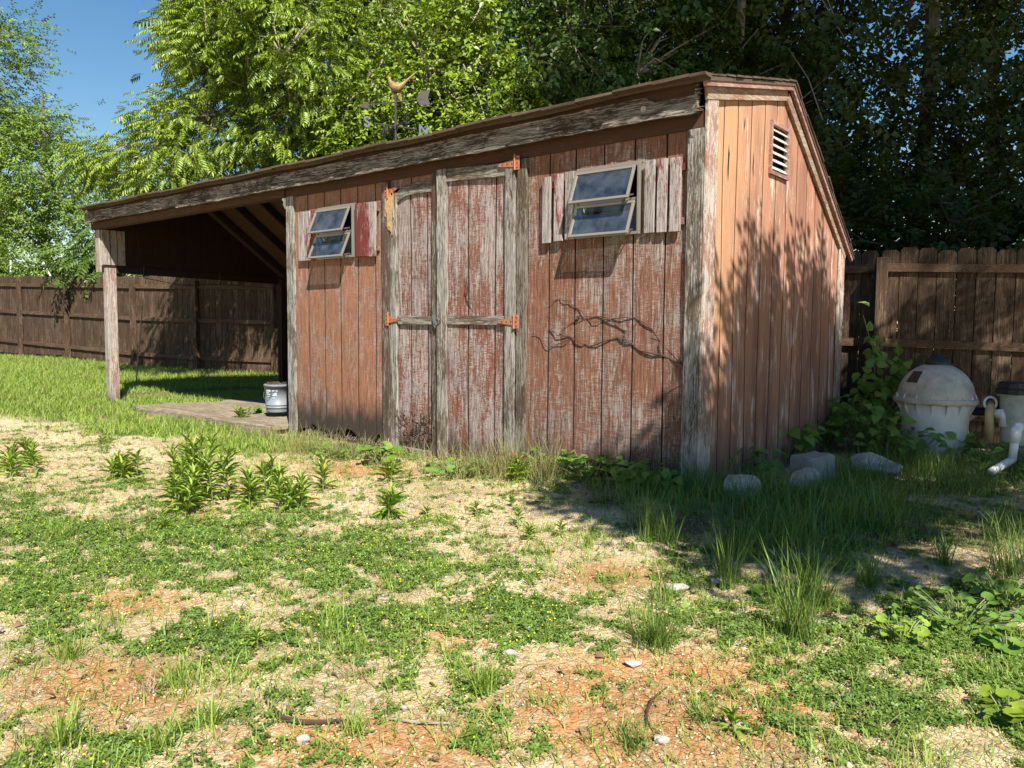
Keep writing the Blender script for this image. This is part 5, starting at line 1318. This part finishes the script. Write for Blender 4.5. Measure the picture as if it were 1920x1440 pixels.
# big trees standing behind and right of the viewpoint: they throw the dappled shade
def shade_tree(label, X, Z, H, lobes, nclus, per, size, seed, trunk_r=.3, sig=.5):
    tree('shade_tree', label, tuple(cw(X, Z, -.1)), H, trunk_r, lobes, nclus, per, size, SPRAY, 'leaf_mid', 'bark', seed, sig, group='trees beside the viewpoint', out=.4, twigs=False)
shade_tree('tall spreading tree outside the picture to the right', 11.0, -2.5, 22, [lobe(9.6, -2.2, 17.8, 3.6, 3.0, 2.9), lobe(12.8, -2, 16.5, 3.0, 3.0, 3.0), lobe(7.6, -2.2, 20.6, 2.0, 2.5, 1.9), lobe(11, -2.2, 22, 4, 3, 2.6), lobe(15, -2, 19, 3, 3, 3)], 560, 26, .6, 61, .4, .6)
shade_tree('smaller tree outside the picture to the right', 5.6, .2, 5.6, [lobe(3.0, .2, 5.1, .75, .7, .35), lobe(3.3, 1.0, 4.95, .75, .75, .3), lobe(3.9, 1.9, 5.0, .8, .8, .3), lobe(4.7, 2.8, 5.2, .85, .7, .35), lobe(4.3, .8, 5.1, .8, .7, .3), lobe(2.9, -.45, 5.0, .5, .4, .3), lobe(6.0, 1.9, 4.9, .8, .8, .6), lobe(5.3, .3, 5.1, .5, .4, .2), lobe(5.6, 3.2, 5.6, .6, .6, .3), lobe(3.6, 2.3, 4.9, .6, .6, .3), lobe(4.3, 3.1, 5.2, .7, .7, .3), lobe(4.4, 3.4, 4.9, .7, .7, .25), lobe(2.9, 1.0, 4.5, .45, .45, .25), lobe(2.6, .65, 4.95, .4, .4, .2), lobe(2.3, .75, 4.95, .42, .42, .2), lobe(2.5, 1.15, 4.8, .3, .3, .15), lobe(3.5, 2.35, 5.25, .5, .5, .2)], 440, 26, .27, 62, .12, .2)

# ---------------- wire fence with a braced white post, far left
wf = empty('wire_fence', tuple(cw(-14, 24, .3))); tag(wf, 'thin wire fence with white posts beyond the board fence', 'wire fence')
for px, ytop in ((116, 478), (133, 490), (20, 488), (180, 492)):
    a = at(px, 560, 24); b = at(px, ytop, 24); mb = MB(); mb.tube([a, b], .025, 8); mb.build('fence_post', M['white_metal'], wf)
for y in (484, 494, 504, 514):
    mb = MB(); mb.tube([at(-20, y, 24), at(90, y, 24), at(200, y+1, 24), at(330, y+2, 24)], .005, 4); mb.build('wire', M['galv'], wf)
bp_ = empty('brace_post', tuple(at(82, 560, 23.5))); tag(bp_, 'white metal post with two slanting braces behind the left fence', 'post')
mb = MB(); mb.tube([at(82, 560, 23.5), at(82, 491, 23.5)], .03, 8); mb.build('post', M['white_metal'], bp_)
for x in (54, 97): mb = MB(); mb.tube([at(82, 493, 23.5), at(x, 522, 23.5)], .022, 8); mb.build('brace', M['white_metal'], bp_)

# ================================================================== LIGHT
SUN = nrm(np.array([.575, -.374, .728]))
sd = bpy.data.lights.new('sun', 'SUN'); sd.energy = 5.0; sd.angle = R(.5); sd.color = (1.0, .955, .87)
so = bpy.data.objects.new('sun', sd); COL.objects.link(so); so.rotation_euler = Vector(SUN).to_track_quat('Z', 'Y').to_euler()
w = bpy.data.worlds.new('World'); scene.world = w; w.use_nodes = True
nt = w.node_tree; nt.nodes.clear()
sky = nt.nodes.new('ShaderNodeTexSky'); sky.sky_type = 'NISHITA'; sky.sun_disc = False
sky.sun_elevation = math.asin(SUN[2]); sky.sun_rotation = math.atan2(SUN[0], SUN[1]); sky.air_density = 1.0; sky.dust_density = .0; sky.ozone_density = 2.0; sky.air_density = 1.3
bg = nt.nodes.new('ShaderNodeBackground'); bg.inputs[1].default_value = .057
wo = nt.nodes.new('ShaderNodeOutputWorld'); hs = nt.nodes.new('ShaderNodeHueSaturation'); hs.inputs['Saturation'].default_value = 1.3; nt.links.new(sky.outputs[0], hs.inputs['Color']); nt.links.new(hs.outputs[0], bg.inputs[0]); nt.links.new(bg.outputs[0], wo.inputs[0])

from mathutils import Matrix
cd = bpy.data.cameras.new('camera'); cd.sensor_width = 36; cd.lens = F_PX/1920*36; cd.clip_end = 2000; cd.clip_start = .05
co = bpy.data.objects.new('camera', cd); COL.objects.link(co)
m = Matrix(((RT[0], UP[0], -FW[0], CAM[0]), (RT[1], UP[1], -FW[1], CAM[1]), (RT[2], UP[2], -FW[2], CAM[2]), (0, 0, 0, 1)))
co.matrix_world = m; scene.camera = co
vs = scene.view_settings; vs.view_transform = 'Standard'; vs.look = 'None'; vs.gamma = 1; vs.exposure = 1.1; vs.use_curve_mapping = False
scene.cycles.max_bounces = 8; scene.cycles.transparent_max_bounces = 8
scene.cycles.use_denoising = True
